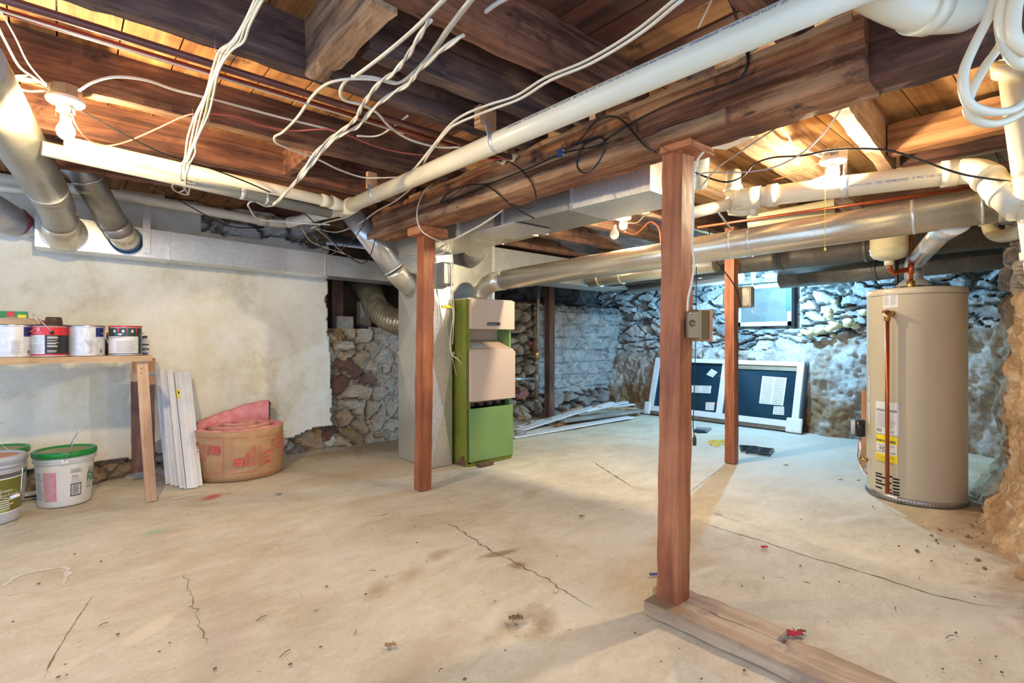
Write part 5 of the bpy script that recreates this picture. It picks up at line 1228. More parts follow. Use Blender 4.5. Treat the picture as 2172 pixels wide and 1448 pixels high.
MB().box(x0_, x1_, 4.60, 4.76, SZ+.246, SZ+.29, 'greenlid').build('packet_body', bxp)
mb = MB(); mb.box(x0_+.13, x1_-.06, 4.598, 4.601, SZ+.250, SZ+.286, 'red'); mb.box(x1_-.045, x1_-.005, 4.598, 4.601, SZ+.248, SZ+.268, 'yellow'); mb.build('printed_panel', bxp)

# ================================================================== BUCKETS
def bucket(px, f, lab, body, rimmat, top, RB, RT, HB, hoops, xoff=0):
    q = Dp(px, 720, f); c = V(q.x, q.y, 0); t = thing('bucket', tuple(c), lab, 'bucket', 'plastic buckets under the shelf')
    RR = lambda z: RB+(RT-RB)*z/HB
    prof = [(0, .004), (RB-.012, .003), (RB-.003, 0), (RB, .008)]+[(RR(z), z) for z in (.03, .1, .2, HB-.09)]
    for z in hoops: prof += [(RR(z)+.0, z-.004), (RR(z)+.012, z), (RR(z)+.0, z+.006)]
    prof += [(RR(HB-.03), HB-.03), (RT, HB-.012)]
    MB().lathe(prof, c, body, 64).build('bucket_body', t)
    MB().lathe([(RT+.002, HB-.040), (RT+.010, HB-.036), (RT+.011, HB-.006), (RT+.004, HB), (RT-.008, HB), (RT-.014, HB-.010), (RT-.02, HB-.012)], c, rimmat, 64).build('lid_rim', t)
    MB().lathe([(RT-.02, HB-.012), (RT-.03, HB-.011), (0, HB-.011)], c, top, 64).build('lid_top', t)
    return t, c, RR
t, c, RR = bucket(138, 3.47, 'white plastic joint compound bucket with green lid and upright wire handle', 'bucket', 'greenlid', 'lidtop', .136, .160, .362, (.29, .305))
lb = MB(); rf = lambda z: RR(z)+.0012
def bz(py, px=140): return cylz(c, .15, offpx(c, .15, px), py)
def bo(px): return offpx(c, .148, px)
patch(lb, c, .15, bo(92), bo(119), bz(1062), bz(1000), 'pink_print', 8, rf=rf); lines(lb, c, .15, bo(93), bo(118), bz(1061), bz(1001), 26, 'bucket', .25, 2, rf=lambda z: rf(z)+.0008)
for (ya_, yb__, n_) in ((1000, 1020, 8), (1022, 1052, 9), (1053, 1060, 3)): lines(lb, c, .15, bo(73), bo(91), bz(yb__), bz(ya_), n_, 'grey_print', .4, 4, rf=rf)
lines(lb, c, .15, bo(150), bo(176), bz(1005), bz(996), 4, 'dark_print', .3, 4, rf=rf)
for (a, b, y0, y1) in ((150, 174, 1023.5, 1024.5), (150, 174, 1003, 1004)): patch(lb, c, .15, bo(a), bo(b), bz(y1), bz(y0), 'grey_print', 6, rf=rf)
lines(lb, c, .15, bo(152), bo(172), bz(1022), bz(1011), 5, 'grey_print', .3, 4, rf=rf)
tf = lambda off, z0, sz: (lambda x, y: (off+x/.15, z0+y))
def btext(txt, px, py, size, mat):
    o = bo(px); z = bz(py, px); lb.text(txt, size, lambda x, y: cyl(c, rf(z+y)+.0008, o+x/.15, z+y), mat, .02 if size > .03 else 0)
btext('C E', 152, 1012, .018, 'dark_print')
patch(lb, c, .15, bo(150), bo(173), bz(1055), bz(1028), 'dark_print', 6, rf=lambda z: rf(z)+.0002); patch(lb, c, .15, bo(152), bo(171), bz(1052.5), bz(1030.5), 'bucket', 6, rf=lambda z: rf(z)+.0008)
lines(lb, c, .15, bo(153.5), bo(170), bz(1051), bz(1032), 11, 'dark_print', .55, 40, rf=lambda z: rf(z)+.0014)
btext('USG', 186, 994, .020, 'blue_print'); lb.add([cyl(c, rf(.28)+.001, bo(194), bz(984)), cyl(c, rf(.28)+.001, bo(200), bz(984)), cyl(c, rf(.28)+.001, bo(197), bz(992))], [(0, 2, 1)], 'red_print')
btext('ALL', 184, 1007, .050, 'green_text'); btext('PURPOSE', 184, 1019, .050, 'green_text')
lines(lb, c, .15, bo(184), bo(200), bz(1038), bz(1024), 5, 'grey_print', .4, 5, rf=rf); lines(lb, c, .15, bo(184), bo(198), bz(1044), bz(1040), 1, 'green_text', .5, 5, rf=rf)
lb.build('printed_label', t)
eo = bo(137); MB().box(*(lambda q: (q.x-.022, q.x+.022, q.y-.012, q.y+.010, .288, .318))(cyl(c, RR(.3)+.006, eo, 0)), 'bucket').build('handle_ear', t, bevel=.004)
q0 = cyl(c, RR(.3)+.015, eo, .303); qt = V(c.x+.04, c.y-.02, .50); qe = Dp(168, 912, pxof(q0)[2]-.02)
q1 = cyl(c, RR(.3)+.012, eo+math.pi, .303)
MB().tube([q0, qe], .0028, 'wire', 8).build('wire_handle', t); MB().tube(smooth_path([qe, (qe+q1)/2+V(.01, .02, .02), q1]), .0028, 'wire', 8).build('wire_handle', t)
t, c, RR = bucket(-22, 3.10, 'grey plastic bucket with olive label and open muddy orange top', 'bucket_grey', 'bucket_grey', 'compound', .135, .152, .40, (.30, .335, .36))
rf = lambda z: RR(z)+.0012; lb = MB(); patch(lb, c, .15, -1.4, 1.4, .07, .265, 'olive_label', 30, rf=rf); patch(lb, c, .15, -1.4, 1.4, .062, .07, 'paper', 30, rf=rf); patch(lb, c, .15, -1.4, 1.4, .265, .272, 'paper', 30, rf=rf)
def bz(py, px=10): return cylz(c, .15, offpx(c, .15, px), py)
btext('Green', -5, 1048, .028, 'paper'); btext('Sho', 23.5, 1043.5, .027, 'lime_text'); btext('Eco-Friendly', 0, 1056, .022, 'bucket')
for k in range(5): lines(lb, c, .15, .12, .80, .135-.013*k, .141-.013*k, 1, 'paper', .9, k, rf=lambda z: rf(z)+.0008)
lines(lb, c, .15, -.3, .8, .074, .080, 1, 'lime_text', .9, 3, rf=lambda z: rf(z)+.0008)
lb.build('printed_label', t)
g_ = MB(); qh = cyl(c, .165, bo(40), .27); g_.tube([Dp(22, 1056, 2.92), Dp(42, 1048, 2.95)], .010, 'white', 12); g_.build('handle_grip', t)
MB().tube(smooth_path([cyl(c, .165, .9, .33), Dp(48, 985, 3.0), Dp(44, 1047, 2.96)]), .002, 'wire', 6).build('wire_handle', t); MB().tube([Dp(22, 1056, 2.92), Dp(-30, 1058, 2.9)], .002, 'wire', 6).build('wire_handle', t)
t, c, RR = bucket(-8, 3.42, 'half hidden white bucket with green lid behind the olive label bucket', 'bucket', 'greenlid', 'lidtop', .136, .158, .375, (.30, .315))
rf = lambda z: RR(z)+.0012; lb = MB(); patch(lb, c, .15, .5, 1.35, .20, .235, 'green_text', 8, rf=rf); lines(lb, c, .15, .6, 1.2, .10, .19, 7, 'grey_print', .4, 3, rf=rf); lb.build('printed_label', t)
MB().tube([Dp(-10, 935, 3.4), Dp(42, 968, 3.35)], .0025, 'wire', 6).build('wire_handle', t)
tr2 = MB(); a = Zp(48, 1062, .0); tr2.box(a.x-.02, a.x+.16, a.y+.02, a.y+.12, 0, .03, 'paper'); tr2.box(a.x, a.x+.14, a.y+.018, a.y+.022, .008, .024, 'brown'); tr2.build('paint_tray'); tag(bpy.data.objects['paint_tray'], 'low white slotted tray on the floor between the buckets', 'tray')

# ================================================================== INSULATION ROLL
IC = V(1.12, 4.66, 0); RX, RY, IH, TH = .352, .305, .385, .082
ir = thing('insulation_roll', tuple(IC), 'roll of pink fiberglass insulation faced with printed brown kraft paper', 'insulation')
path = []; T = 2*math.pi*3.35; A_end = -math.pi-.15; n_ = 200
for i in range(n_+1):
    s = i/n_; a = A_end+T*(1-s); k = 1-(T*(1-s))/(2*math.pi)*.285
    path.append((V(RX*k*math.cos(a), RY*k*math.sin(a), 0), .014*(1-s)*3.3))
for (x, y, z) in ((-.352, .10, .01), (-.31, .19, .035), (-.22, .255, .065), (-.08, .30, .10), (.08, .325, .135), (.20, .335, .155), (.27, .335, .165)): path.append((V(x, y, 0), z))
pts_ = [p for p, z in path]; N = len(path)
kr = MB(); bt_ = MB(); ov, iv = [], []
for i, (p, z) in enumerate(path):
    tng = (pts_[min(i+1, N-1)]-pts_[max(i-1, 0)]).normalized(); nrm = V(tng.y, -tng.x, 0)
    if nrm.dot(p) < 0 and i <= n_: nrm = -nrm
    if i > n_: nrm = V(-tng.y, tng.x, 0)
    wob = .004*noise.noise(V(i*.2, 0, 0)); fuzz = .006*noise.noise(V(i*.5, 1, 0))
    o = p+IC+nrm*wob; inn = o-nrm*TH*(.9 if i <= n_ else 1.0)
    ov.append((o, z)); iv.append((inn, z))
rings_o = [[V(o.x, o.y, z*k+.002+(IH-.004)*k+(0 if k else 0)) for k in (0, .1, .35, .65, .93, 1.0)] for o, z in ov]
def zed(z, k): return z*(k if True else 1)+.002+(IH-.004)*k
vs = []; fs = []
for i in range(N):
    o, z = ov[i]
    for k in (0, .12, .35, .65, .93, 1.0): vs.append(V(o.x, o.y, z*(1 if i > n_ else k)+.002+(IH-.004)*k)+((o-IC).normalized()*.006*noise.noise(V(o.x*9, o.y*9, k*5)) if 0 < k < 1 else V(0, 0, 0)))
for i in range(N-1):
    for k in range(5): fs.append((i*6+k, (i+1)*6+k, (i+1)*6+k+1, i*6+k+1))
kr.add(vs, fs, 'kraft', True)
kro = kr.build('kraft_facing', ir)
sd = kro.modifiers.new('paper', 'SOLIDIFY'); sd.thickness = .003; sd.offset = 1
vs = []; fs = []; mrow = 7
for i in range(N):
    o, z = ov[i]; q, _ = iv[i]; zz_ = z if i <= n_ else z
    zb0 = (z if i > n_ else 0)+.004
    row = [V(o.x, o.y, zb0), V(o.x, o.y, IH+z-.006)]
    for k in (.2, .5, .8): m_ = o.lerp(q, k); row.append(V(m_.x, m_.y, IH+z-.002+.010*math.sin(k*math.pi)+.012*noise.noise(V(m_.x*22, m_.y*22, 0))))
    row += [V(q.x, q.y, IH+z-.01), V(q.x, q.y, zb0)]
    off_ = (q-o).normalized()*.004; vs += [r+off_*(1 if j_ < 2 else 0) for j_, r in enumerate(row)]
for i in range(N-1):
    for k in range(mrow-1): fs.append((i*mrow+k, (i+1)*mrow+k, (i+1)*mrow+k+1, i*mrow+k+1))
    fs.append((i*mrow+mrow-1, (i+1)*mrow+mrow-1, (i+1)*mrow, i*mrow))
fs += [tuple(range(mrow))[::-1], tuple((N-1)*mrow+k for k in range(mrow))]
bt_.add(vs, fs, 'pink', True); bt_.build('fiberglass_batt', ir)
# torn dark end
te = MB(); o, z = ov[-1]; q, _ = iv[-1]
te.grid(lambda u, v: V(o.x+.012+.02*noise.noise(V(u*5, v*9, 2)), o.y+(q.y-o.y)*u, z+.004+(IH-.01)*v), 8, 16, 'chip'); te.build('torn_end', ir)
pr = MB(); RO = RY+.0065; ROX = RX+.0065
ro = lambda px: offpx(IC, RY, px, RX)
def rz(py, px): return cylz(IC, RY, ro(px), py, RX)
def rt(txt, px, py, size, rot): ctext(pr, IC, RO, ro(px), rz(py, px), size, txt, 'red_print', rot, ROX, .03 if txt in ('PINK', 'R13') else .012)
rt('PINK', 531, 987, .046, 90); rt('NEXT GEN', 542, 986, .032, 90); rt('FIBERGLAS', 553, 985, .032, 90); rt('R13', 573, 981, .068, 90); rt('R13', 583, 925, .062, -90); rt('FIBERGLAS', 596, 929, .030, -90); rt('NEXT GEN', 601, 920, .030, -90)
rt('PINK', 440, 943, .038, -90); rt('NEXT GEN', 432.5, 941, .028, -90); rt('FIBERGLAS', 426.5, 943, .028, -90); rt('R13', 417, 936, .055, -90)
def rp(x0, y0, x1, y1, mat='red_print', k=0): 
    o0, o1 = ro(x0), ro(x1); xm = (x0+x1)/2
    patch(pr, IC, RO+k, o0, o1, rz(y1, xm), rz(y0, xm), mat, 8, ROX+k)
rp(497, 972, 516, 989); rp(502, 975, 513, 984, 'kraft', .0006) if False else None; rp(500, 985, 514, 986, 'kraft', .0006); rp(512, 974, 513, 986, 'kraft', .0006); rp(502, 977, 508, 978, 'kraft', .0006); rp(450, 946, 466, 963); rp(453, 959, 464, 960, 'kraft', .0006); rp(453, 949, 454, 960, 'kraft', .0006)
for (x0, y0, x1, y1) in ((490, 929, 491, 1002), (473, 932, 474, 1004), (420, 928, 473, 929), (441, 1003, 473, 1004), (491, 928, 528, 929), (491, 1001, 548, 1002), (548, 999, 606, 1000), (543, 921, 606, 922), (577, 930, 577.7, 974), (561, 932, 571, 933)): rp(x0, y0, x1, y1)
pr.build('printed_lettering', ir)

# ================================================================== WHITE SLATS leaning on the wall
slats = [((362, 1027), (336, 784), 'whiteplastic'), ((372, 1029), (346, 783), 'white'), ((381, 1030), (355, 785), 'whiteplastic'), ((390, 1034), (360, 783), 'white'), ((400, 1034), (371, 788), 'whiteplastic'), ((409, 1032), (381, 787), 'white'), ((418, 1028), (391, 786), 'whiteplastic')]
sl_lab = ('white blind slat leaning outermost in the bundle, next to the shelf leg', 'white vinyl slat second from the shelf leg in the leaning bundle', 'white slat with blue printed tape in the leaning bundle', 'middle white slat of the leaning bundle, reaching lowest to the floor', 'white slat carrying a small yellow warning sticker', 'ribbed white slat beside the yellow sticker one in the leaning bundle', 'rounded white slat closest to the insulation roll')
for k, ((bx_, by_), (tx, ty), mt) in enumerate(slats):
    b0 = Zp(bx_, by_, .004)+V(0, .03-.013*k, 0); f_t = 5.075/_ray(tx, ty).y; tp = _at(tx, ty, f_t)-V(0, .015+.013*k, 0)
    st = thing('vinyl_strip', tuple(b0), sl_lab[k], 'slat', 'white slats leaning on the plaster wall')
    mb = MB(); mb.bar(b0, tp, .055, .010, mt, up=(0, 1, 0)); mb.build('slat_body', st)
    nn = (tp-b0).cross(V(1, 0, 0)).normalized(); nn = nn if nn.y < 0 else -nn; dd = (tp-b0)
    sx = V(1, 0, 0)
    rb = MB(); 
    for s_x in (-.018, .012): rb.bar(b0+sx*s_x+nn*.006, tp+sx*s_x+nn*.006, .006, .004, 'greybox' if k == 4 and s_x < 0 else 'bucket', up=(0, 1, 0))
    rb.build('edge_bead', st)
    if k == 2:
        tb = MB()
        for a, b in ((.99, .88), (.83, .78), (.74, .60), (.5, .46)): p0 = b0+dd*a+nn*.009; p1 = b0+dd*b+nn*.009; tb.bar(p0, p1, .018, .001, 'blue_print', up=(0, 1, 0))
        tb.build('printed_tape', st)
    if k == 4:
        tb = MB(); tb.bar(b0+dd*.83+nn*.010, b0+dd*.75+nn*.010, .03, .001, 'yellow', up=(0, 1, 0)); tb.bar(b0+dd*.81+nn*.0115, b0+dd*.79+nn*.0115, .012, .001, 'dark_print', up=(0, 1, 0)); tb.build('warning_sticker', st)
# boards on the floor by the rear corner
def board(a, b, w_, h_, mat, lab, z0=0.0, z1=0.0, cat='board'):
    pa_, pb_ = Zp(a[0], a[1], z0+h_/2), Zp(b[0], b[1], z1+h_/2)
    o = timber('white_board' if mat != 'greyboard' and mat != 'lumber_x' else 'plank', pa_, pb_, w_, h_, mat, lab, cat, 'boards lying in front of the grey stone wall', .0006); return o
board((1086, 927), (1337, 884), .12, .018, 'white', 'longest white painted board, lying nearest on the open floor', .0, .02)
board((1190, 893), (1360, 870), .13, .03, 'greyboard', 'grey weathered plank with sawn brown end lying on the white boards', .03, .05)
board((1100, 912), (1262, 862), .12, .018, 'white', 'wide white board just behind the grey plank', .01, .13)
board((1098, 905), (1215, 875), .09, .015, 'white', 'narrow white board whose end points toward the furnace', .0, .09)
board((1160, 893), (1298, 853), .09, .018, 'white', 'white board crossing under the pile toward the stone corner', .05, .17)
board((1240, 872), (1328, 852), .10, .018, 'white', 'short white board fanned out at the top of the pile', .10, .17)
board((1255, 866), (1342, 857), .09, .018, 'white', 'white board end sticking out farthest toward the rear corner', .12, .13)
board((1258, 863), (1352, 866), .07, .02, 'lumber_x', 'pale wooden strip lying across the far ends of the white boards', .14, .07)
board((1195, 878), (1232, 864), .07, .03, 'lumber_x', 'short broken wooden offcut leaning near the dark post', .06, .12)
board((1212, 880), (1224, 878), .05, .03, 'cap', 'tiny wood block resting on the white boards', .03, .03)
board((1180, 902), (1198, 896), .05, .03, 'cap', 'brown sawn offcut beside the end of the grey plank', .0, .0)
board((1335, 880), (1358, 874), .05, .02, 'lumber_x', 'short wood strip at the far end of the longest white board', .0, .0)

# ================================================================== LAMPS
def lamp(p, ztop, label, col, e, chain=0, octo=True, bulb_r=.03):
    t = thing('ceiling_lamp', (p[0], p[1], ztop-.05), label, 'lamp', 'bare bulb lampholders under the joists'); x, y, z = p
    MB().lathe([(0, ztop), (.052, ztop), (.052, ztop-.045), (0, ztop-.045)], (x, y, 0), 'boxmetal', 8, smooth=False).build('octagon_box', t)
    MB().lathe([(.0, ztop-.045), (.060, ztop-.046), (.064, ztop-.056), (.058, ztop-.066), (.032, ztop-.074), (.028, ztop-.085), (.030, ztop-.10), (.0, ztop-.10)], (x, y, 0), 'porcelain', 36).build('lampholder', t)
    MB().tube([V(x, y, ztop-.10), V(x, y, z+.025)], .018, 'porcelain', 18).build('socket', t)
    MB().lathe([(.014, .042), (.018, .034), (bulb_r*.93, .014), (bulb_r, 0), (bulb_r*.86, -.018), (bulb_r*.5, -.029), (0, -.033)], p, emit('bulb_glow', col, e), 24).build('light_bulb', t)
    for k in (0, 1): MB().lathe([(0, .003), (.010, .002), (.011, 0)], (x-.052, y-.02+.04*k, ztop-.022), 'steel', 12, (-1, 0, 0)).build('knockout', t)
    if chain:
        mb = MB(); q = V(x-.03, y-.012, ztop-.08)
        for k in range(int(chain/.004)): mb.ball(q-V(0, 0, .004*k), .0016, 'brass', n=5)
        mb.build('pull_chain', t)
    return t
lamp((.006, 2.72, 1.933), 2.110, 'glowing bulb in a white porcelain holder beside the large dusty duct', BULB1, E1, .05)
l2 = lamp((2.98, .895, 1.955), 2.075, 'glowing bulb in a porcelain holder above the white waste pipe near the heater', BULB2, E2)
q = V(2.95, .87, 1.99); q3 = Dp(1750, 530, pxof(q)[2])
MB().tube([V(q3.x, q3.y, 1.995), V(q3.x, q3.y, q3.z)], .0015, 'yellow', 6).build('pull_string', l2); MB().lathe([(0, .01), (.004, .008), (.005, 0), (.003, -.004), (0, -.005)], q3, 'yellow', 10).build('string_knot', l2)
p3 = Zp(1322, 478, 1.985); l3 = lamp(tuple(p3), 2.10, 'bright bulb with an unlit globe bulb hanging below it, beyond the beam', BULB3, E3)
q = Dp(1303, 498, pxof(p3)[2]-.06); MB().lathe([(.0, .075), (.013, .075), (.014, .045), (.030, .018), (.034, 0), (.030, -.018), (.018, -.030), (0, -.034)], q, 'porcelain', 24).build('unlit_bulb', l3)['label'] = 'unlit white globe bulb'
p4 = V(6.1, 2.66, 1.825); l4 = thing('rear_lamp', tuple(p4), 'small piercing blue-white LED bulb by the rear post and basement window', 'lamp')
MB().lathe([(0, .022), (.016, .018), (.022, 0), (.016, -.018), (0, -.022)], p4, emit('led_glow', BULB4, E4), 20).build('light_bulb', l4)
MB().tube([p4+V(0, 0, .015), p4+V(0, 0, .475)], .022, 'porcelain', 16).build('socket', l4)
MB().tube([p4+V(-.03, 0, .0), p4+V(-.03, 0, -.22)], .0025, 'cable', 6).build('pull_string', l4)
# ================================================================== CABLES
def cable(label, pts, r=.0042, mat='cable', name='cable', flat=1.0, k=6, group=None, n=8):
    p = smooth_path(pts, k); o = MB().tube(p, r, mat, n, flat=flat).build(name); return tag(o, label, 'cable', group)
def zpts(l, z=2.085):
    """points given under the joists: (x, y) or (x, y, height)"""
    return [Zp(a[0], a[1], (a[2] if len(a) > 2 else z)) for a in l]
def dpts(l): return [Dp(*a) for a in l]
# bundle stapled across the joists, hanging loose at its end
cen = [(552, -10), (520, 50), (500, 88), (476, 108), (455, 150), (440, 200), (424, 245), (408, 290), (396, 335)]
gb = 'cream cables bundled across the joists'
for j, (dx, mt, tail) in enumerate(((-7, 'cable', [(386, 350), (384, 385), (398, 412), (372, 405), (366, 392), (388, 384), (402, 386), (400, 413)]), (-2, 'cable', [(392, 352), (396, 380), (404, 384)]), (3, 'cable_grey', [(402, 350), (395, 372), (392, 400), (380, 408)]), (8, 'cable_green', [(398, 345)]), (13, 'cable', [(416, 300), (414, 325), (400, 350)]))):
    w1 = [(x+dx+4*math.sin(i*1.7+j), y) for i, (x, y) in enumerate(cen)]
    if j == 4: w1 = w1[:-2]
    cable(('outer cream cable of the bundle over the lamp duct, ending in a hanging square loop', 'middle cream cable of the bundle crossing over the two copper pipes', 'greyish cable twisted inside the bundle crossing the copper pipes', 'pale green cable in the bundle crossing the copper pipes', 'loose cream cable splitting off low from the bundle beside the white drain pipe')[j],
          zpts([(x, y, 2.062-.006*j-.11*max(0, min(1, (y-255)/70))) for x, y in w1+tail]), .0042, mt, group=gb)
for (px, py) in ((478, 108), (426, 252)):
    q = Zp(px, py, 2.05); mb = MB(); mb.tube([q+V(-.03, 0, .035), q+V(-.03, 0, -.012), q+V(.03, 0, -.012), q+V(.03, 0, .035)], .0015, 'steel', 6); mb.build('cable_staple')
    tag(bpy.data.objects['cable_staple' if py < 200 else 'cable_staple.001'], 'wire staple holding the cable bundle '+('above the copper pipes' if py < 200 else 'below the copper pipes'), 'staple')
cable('thin dark cable dropping to the lamp box from the frame edge', zpts([(-10, 5), (30, 75), (60, 135), (98, 180)], 2.075), .003, 'cable_grey')
cable('cream cable curving down into the lamp box beside the dusty duct', zpts([(-10, 45), (12, 90), (40, 140), (70, 163), (100, 184)], 2.08), .0042)
cable('cream cable passing behind the lamp box over the dusty duct', zpts([(-10, 160), (30, 183), (60, 193), (100, 192)], 2.085), .0042)
cable('white cable stapled along the lamp joist from the lamp toward the twisted pair', zpts([(168, 192, 2.06), (198, 174, 2.07), (245, 163, 2.08), (310, 170), (370, 190), (430, 205), (510, 226), (600, 250), (690, 272), (727, 282)], 2.085), .005)
cable('red cable drooping below the lamp and looping to the beam', zpts([(150, 238, 2.0), (164, 270, 2.0), (190, 298, 2.0), (225, 309, 2.0), (270, 300, 2.02), (335, 272, 2.04), (395, 245, 2.06), (440, 241, 2.07), (500, 248), (560, 267), (620, 277), (690, 274), (730, 283), (790, 308), (850, 323), (920, 332), (980, 345), (1050, 338), (1096, 338)], 2.075), .0036, 'cable_red')
lp1 = [(948, -8), (880, 60), (815, 115), (755, 160), (733, 172), (722, 195), (732, 213), (768, 222), (800, 240), (828, 270), (870, 296), (930, 312), (978, 312)]
cable('cream cable falling from the top edge, turning back sharply toward the long drain pipe', zpts(lp1, 2.075), .0048, flat=1.5)
cable('second cream cable doubling the one that turns back sharply over the copper pipes', zpts([(x+7, y-3) for x, y in lp1[:5]], 2.08), .0042, 'cable_grey')
lp2 = [(1003, -8), (950, 60), (905, 125), (868, 162), (840, 177), (805, 170), (760, 167), (720, 170), (690, 180), (662, 205), (630, 250), (600, 280), (583, 290), (588, 304), (620, 318), (670, 336), (720, 360), (770, 376), (812, 377)]
cable('long cream cable sweeping left then curling back under the reddish joist', zpts(lp2, 2.07), .0048, flat=1.4)
cable('cream cable running beside the long sweeping one down from the top edge', zpts([(x+8, y-2) for x, y in lp2[:5]]+[(790, 163), (745, 160)], 2.075), .0042)
def twist(pts, r, mat, lab, ph, z=2.055):
    p = smooth_path(zpts([(x, y, z-.13*max(0, min(1, (y-290)/90))) for x, y in pts]), 8); out = []
    for i, q in enumerate(p):
        t = (p[min(i+1, len(p)-1)]-p[max(i-1, 0)]).normalized(); s = t.cross(V(0, 0, 1)).normalized(); u = s.cross(t); a = i*.42+ph
        out.append(q+(s*math.cos(a)+u*math.sin(a))*.0042)
    o = MB().tube(out, r, mat, 8).build('twisted_cable'); tag(o, lab, 'cable', 'twisted cream cables between joists')
tw1 = [(912, 42), (885, 85), (862, 122), (838, 152), (810, 172), (785, 200), (768, 225), (757, 248), (735, 270), (705, 290), (672, 322), (640, 365), (622, 392), (585, 430), (570, 437)]
twist(tw1, .0055, 'cable', 'twisted cream cable strand coming down nearest the rough trimmer block', 0); twist(tw1, .0045, 'cable_grey', 'greyish strand wound around the twisted cable by the trimmer block', math.pi)
tw2 = [(982, 75), (930, 112), (888, 150), (868, 176), (830, 200), (790, 232), (760, 268), (728, 283), (695, 308), (664, 345), (640, 375), (600, 415), (572, 437), (545, 428), (528, 432), (530, 445), (548, 462), (590, 470), (640, 472), (700, 478)]
twist(tw2, .0055, 'cable', 'longer twisted cream cable ending in a loop above the trunk duct', .5); twist(tw2[:-6], .0045, 'cable', 'second strand wound around the longer twisted cable', 3.6)
rn = [(1440, -8), (1345, 68), (1245, 128), (1157, 165), (1095, 203), (1040, 221), (985, 243), (950, 270), (912, 318), (868, 368), (810, 410), (768, 440), (735, 460), (690, 472), (660, 484)]
cable('cream cable following the long drain pipe just on its far side from the top edge', zpts(rn[:8], 2.06)+zpts([(x, y, 2.03-.01*i) for i, (x, y) in enumerate(rn[8:])]), .0045, flat=1.5)
cable('paired cream cable crossing under the drain pipe near its second hanger', zpts([(x+9, y+6) for x, y in rn[:5]]+[(1035, 235), (970, 262), (945, 282), (905, 335), (885, 385), (840, 425), (800, 447), (760, 475), (715, 492), (670, 485)], 2.04), .0045, flat=1.5)
cable('wisp of cream cable end sticking out between the copper pipes', zpts([(757, 288), (800, 288), (835, 268), (865, 245)], 2.10), .0045)
cable('short cable tip peeking in from the top edge near the reddish joist', zpts([(1030, 25), (1050, 10), (1085, -10)], 2.1), .007, 'cable_grey')
# cables on the beam
XB = 1.825
cable('black coaxial cable stapled along the face of the main beam', [Xp(x, y, XB) for x, y in ((1590, 98), (1583, 150), (1560, 172), (1500, 190), (1445, 210), (1360, 250), (1295, 290), (1265, 310), (1195, 325), (1120, 358), (1085, 372), (1020, 398), (970, 420), (935, 430))], .0042, 'black')
cable('black cable dropping from the ceiling onto the beam by the drain pipe', [Zp(1543, -8, 2.15), Zp(1556, 18, 2.12), Xp(1574, 78, XB-.02), Xp(1584, 110, XB), Xp(1586, 140, XB), Xp(1570, 168, XB)], .0048, 'black')
lpp = [(1258, 297), (1240, 306), (1226, 330), (1224, 352), (1236, 366), (1254, 362), (1272, 340), (1283, 312), (1280, 294), (1264, 292), (1240, 300), (1218, 309)]
cable('round loop of black cable hanging from a staple on the beam', [Xp(x, y, XB-.006*(i % 3)) for i, (x, y) in enumerate(lpp)], .0042, 'black')
cable('black cable arching over the beam face toward the nearest post', [Xp(x, y, XB-.01) for x, y in ((1218, 308), (1240, 285), (1262, 258), (1290, 247), (1318, 254), (1345, 283), (1368, 310), (1392, 324))], .0042, 'black')
cable('black cable curling down from the copper pipe clamps to the rectangular duct', [Xp(x, y, XB-.01) for x, y in ((1082, 344), (1105, 360), (1128, 388), (1137, 420), (1130, 438), (1112, 442), (1095, 436), (1085, 432))], .0036, 'black')
cable('pair of black cables crossing the beam down to the duct access plate', [Xp(x, y, XB-.012) for x, y in ((930, 434), (955, 405), (1000, 392), (1032, 394), (1058, 412), (1090, 440), (1133, 463))], .0042, 'black')
cable('thin black wire lying along the top of the beam near the post before the furnace', [Xp(x, y, XB) for x, y in ((925, 436), (938, 430), (990, 396), (1040, 388), (1100, 366))], .0025, 'black')
sp_ = thing('cable_splitter', tuple(Xp(1191, 327, XB)), 'small blue and silver coaxial splitter screwed to the beam', 'splitter')
q = Xp(1191, 327, 1.835); MB().box(1.815, 1.836, q.y-.018, q.y+.012, q.z-.018, q.z+.018, 'blue_print').build('splitter_body', sp_)
for dy, dz in ((-.03, .012), (-.03, -.008), (.022, 0)): MB().tube([V(1.825, q.y, q.z+dz), V(1.825, q.y+dy, q.z+dz)], .005, 'steel', 8).build('connector', sp_)
# pale cables about the furnace post
cable('cream cable looping down in front of the post cap and around behind the post', dpts([(922, 388, 3.45), (900, 405, 3.35), (886, 440, 3.3), (886, 470, 3.3), (897, 492, 3.3), (925, 508, 3.32), (945, 514, 3.42), (948, 524, 3.5), (940, 536, 3.6), (925, 541, 3.65)]), .0042)
cable('thick cream cable slanting from the duct corner to the top of the plenum', dpts([(1076, 430, 3.2), (1062, 448, 3.25), (1025, 474, 3.4), (985, 496, 3.55), (950, 515, 3.75), (925, 531, 3.9)]), .0062, flat=1.3)
cable('cream cable hanging beside the relay box down to the furnace side', dpts([(958, 530, 4.35), (961, 570, 4.38), (956, 620, 4.38), (961, 670, 4.38), (955, 720, 4.36), (958, 750, 4.36), (972, 762, 4.36), (978, 770, 4.38)]), .0042)
cable('thin cream wire hanging in a long curve against the plenum by the furnace', dpts([(952, 530, 4.36), (960, 560, 4.38), (948, 610, 4.38), (946, 680, 4.38), (956, 740, 4.36), (962, 770, 4.36), (968, 795, 4.36)]), .0025, 'cable_grey')
cable('second pale wire hanging straight between relay box and furnace', dpts([(955, 535, 4.36), (958, 600, 4.37), (963, 660, 4.38), (960, 730, 4.37)]), .0036)
cable('pale cable running flat from the slanted duct to the plenum top', dpts([(838, 552, 4.7), (860, 548, 4.6), (885, 543, 4.4), (905, 530, 4.2)]), .0036)
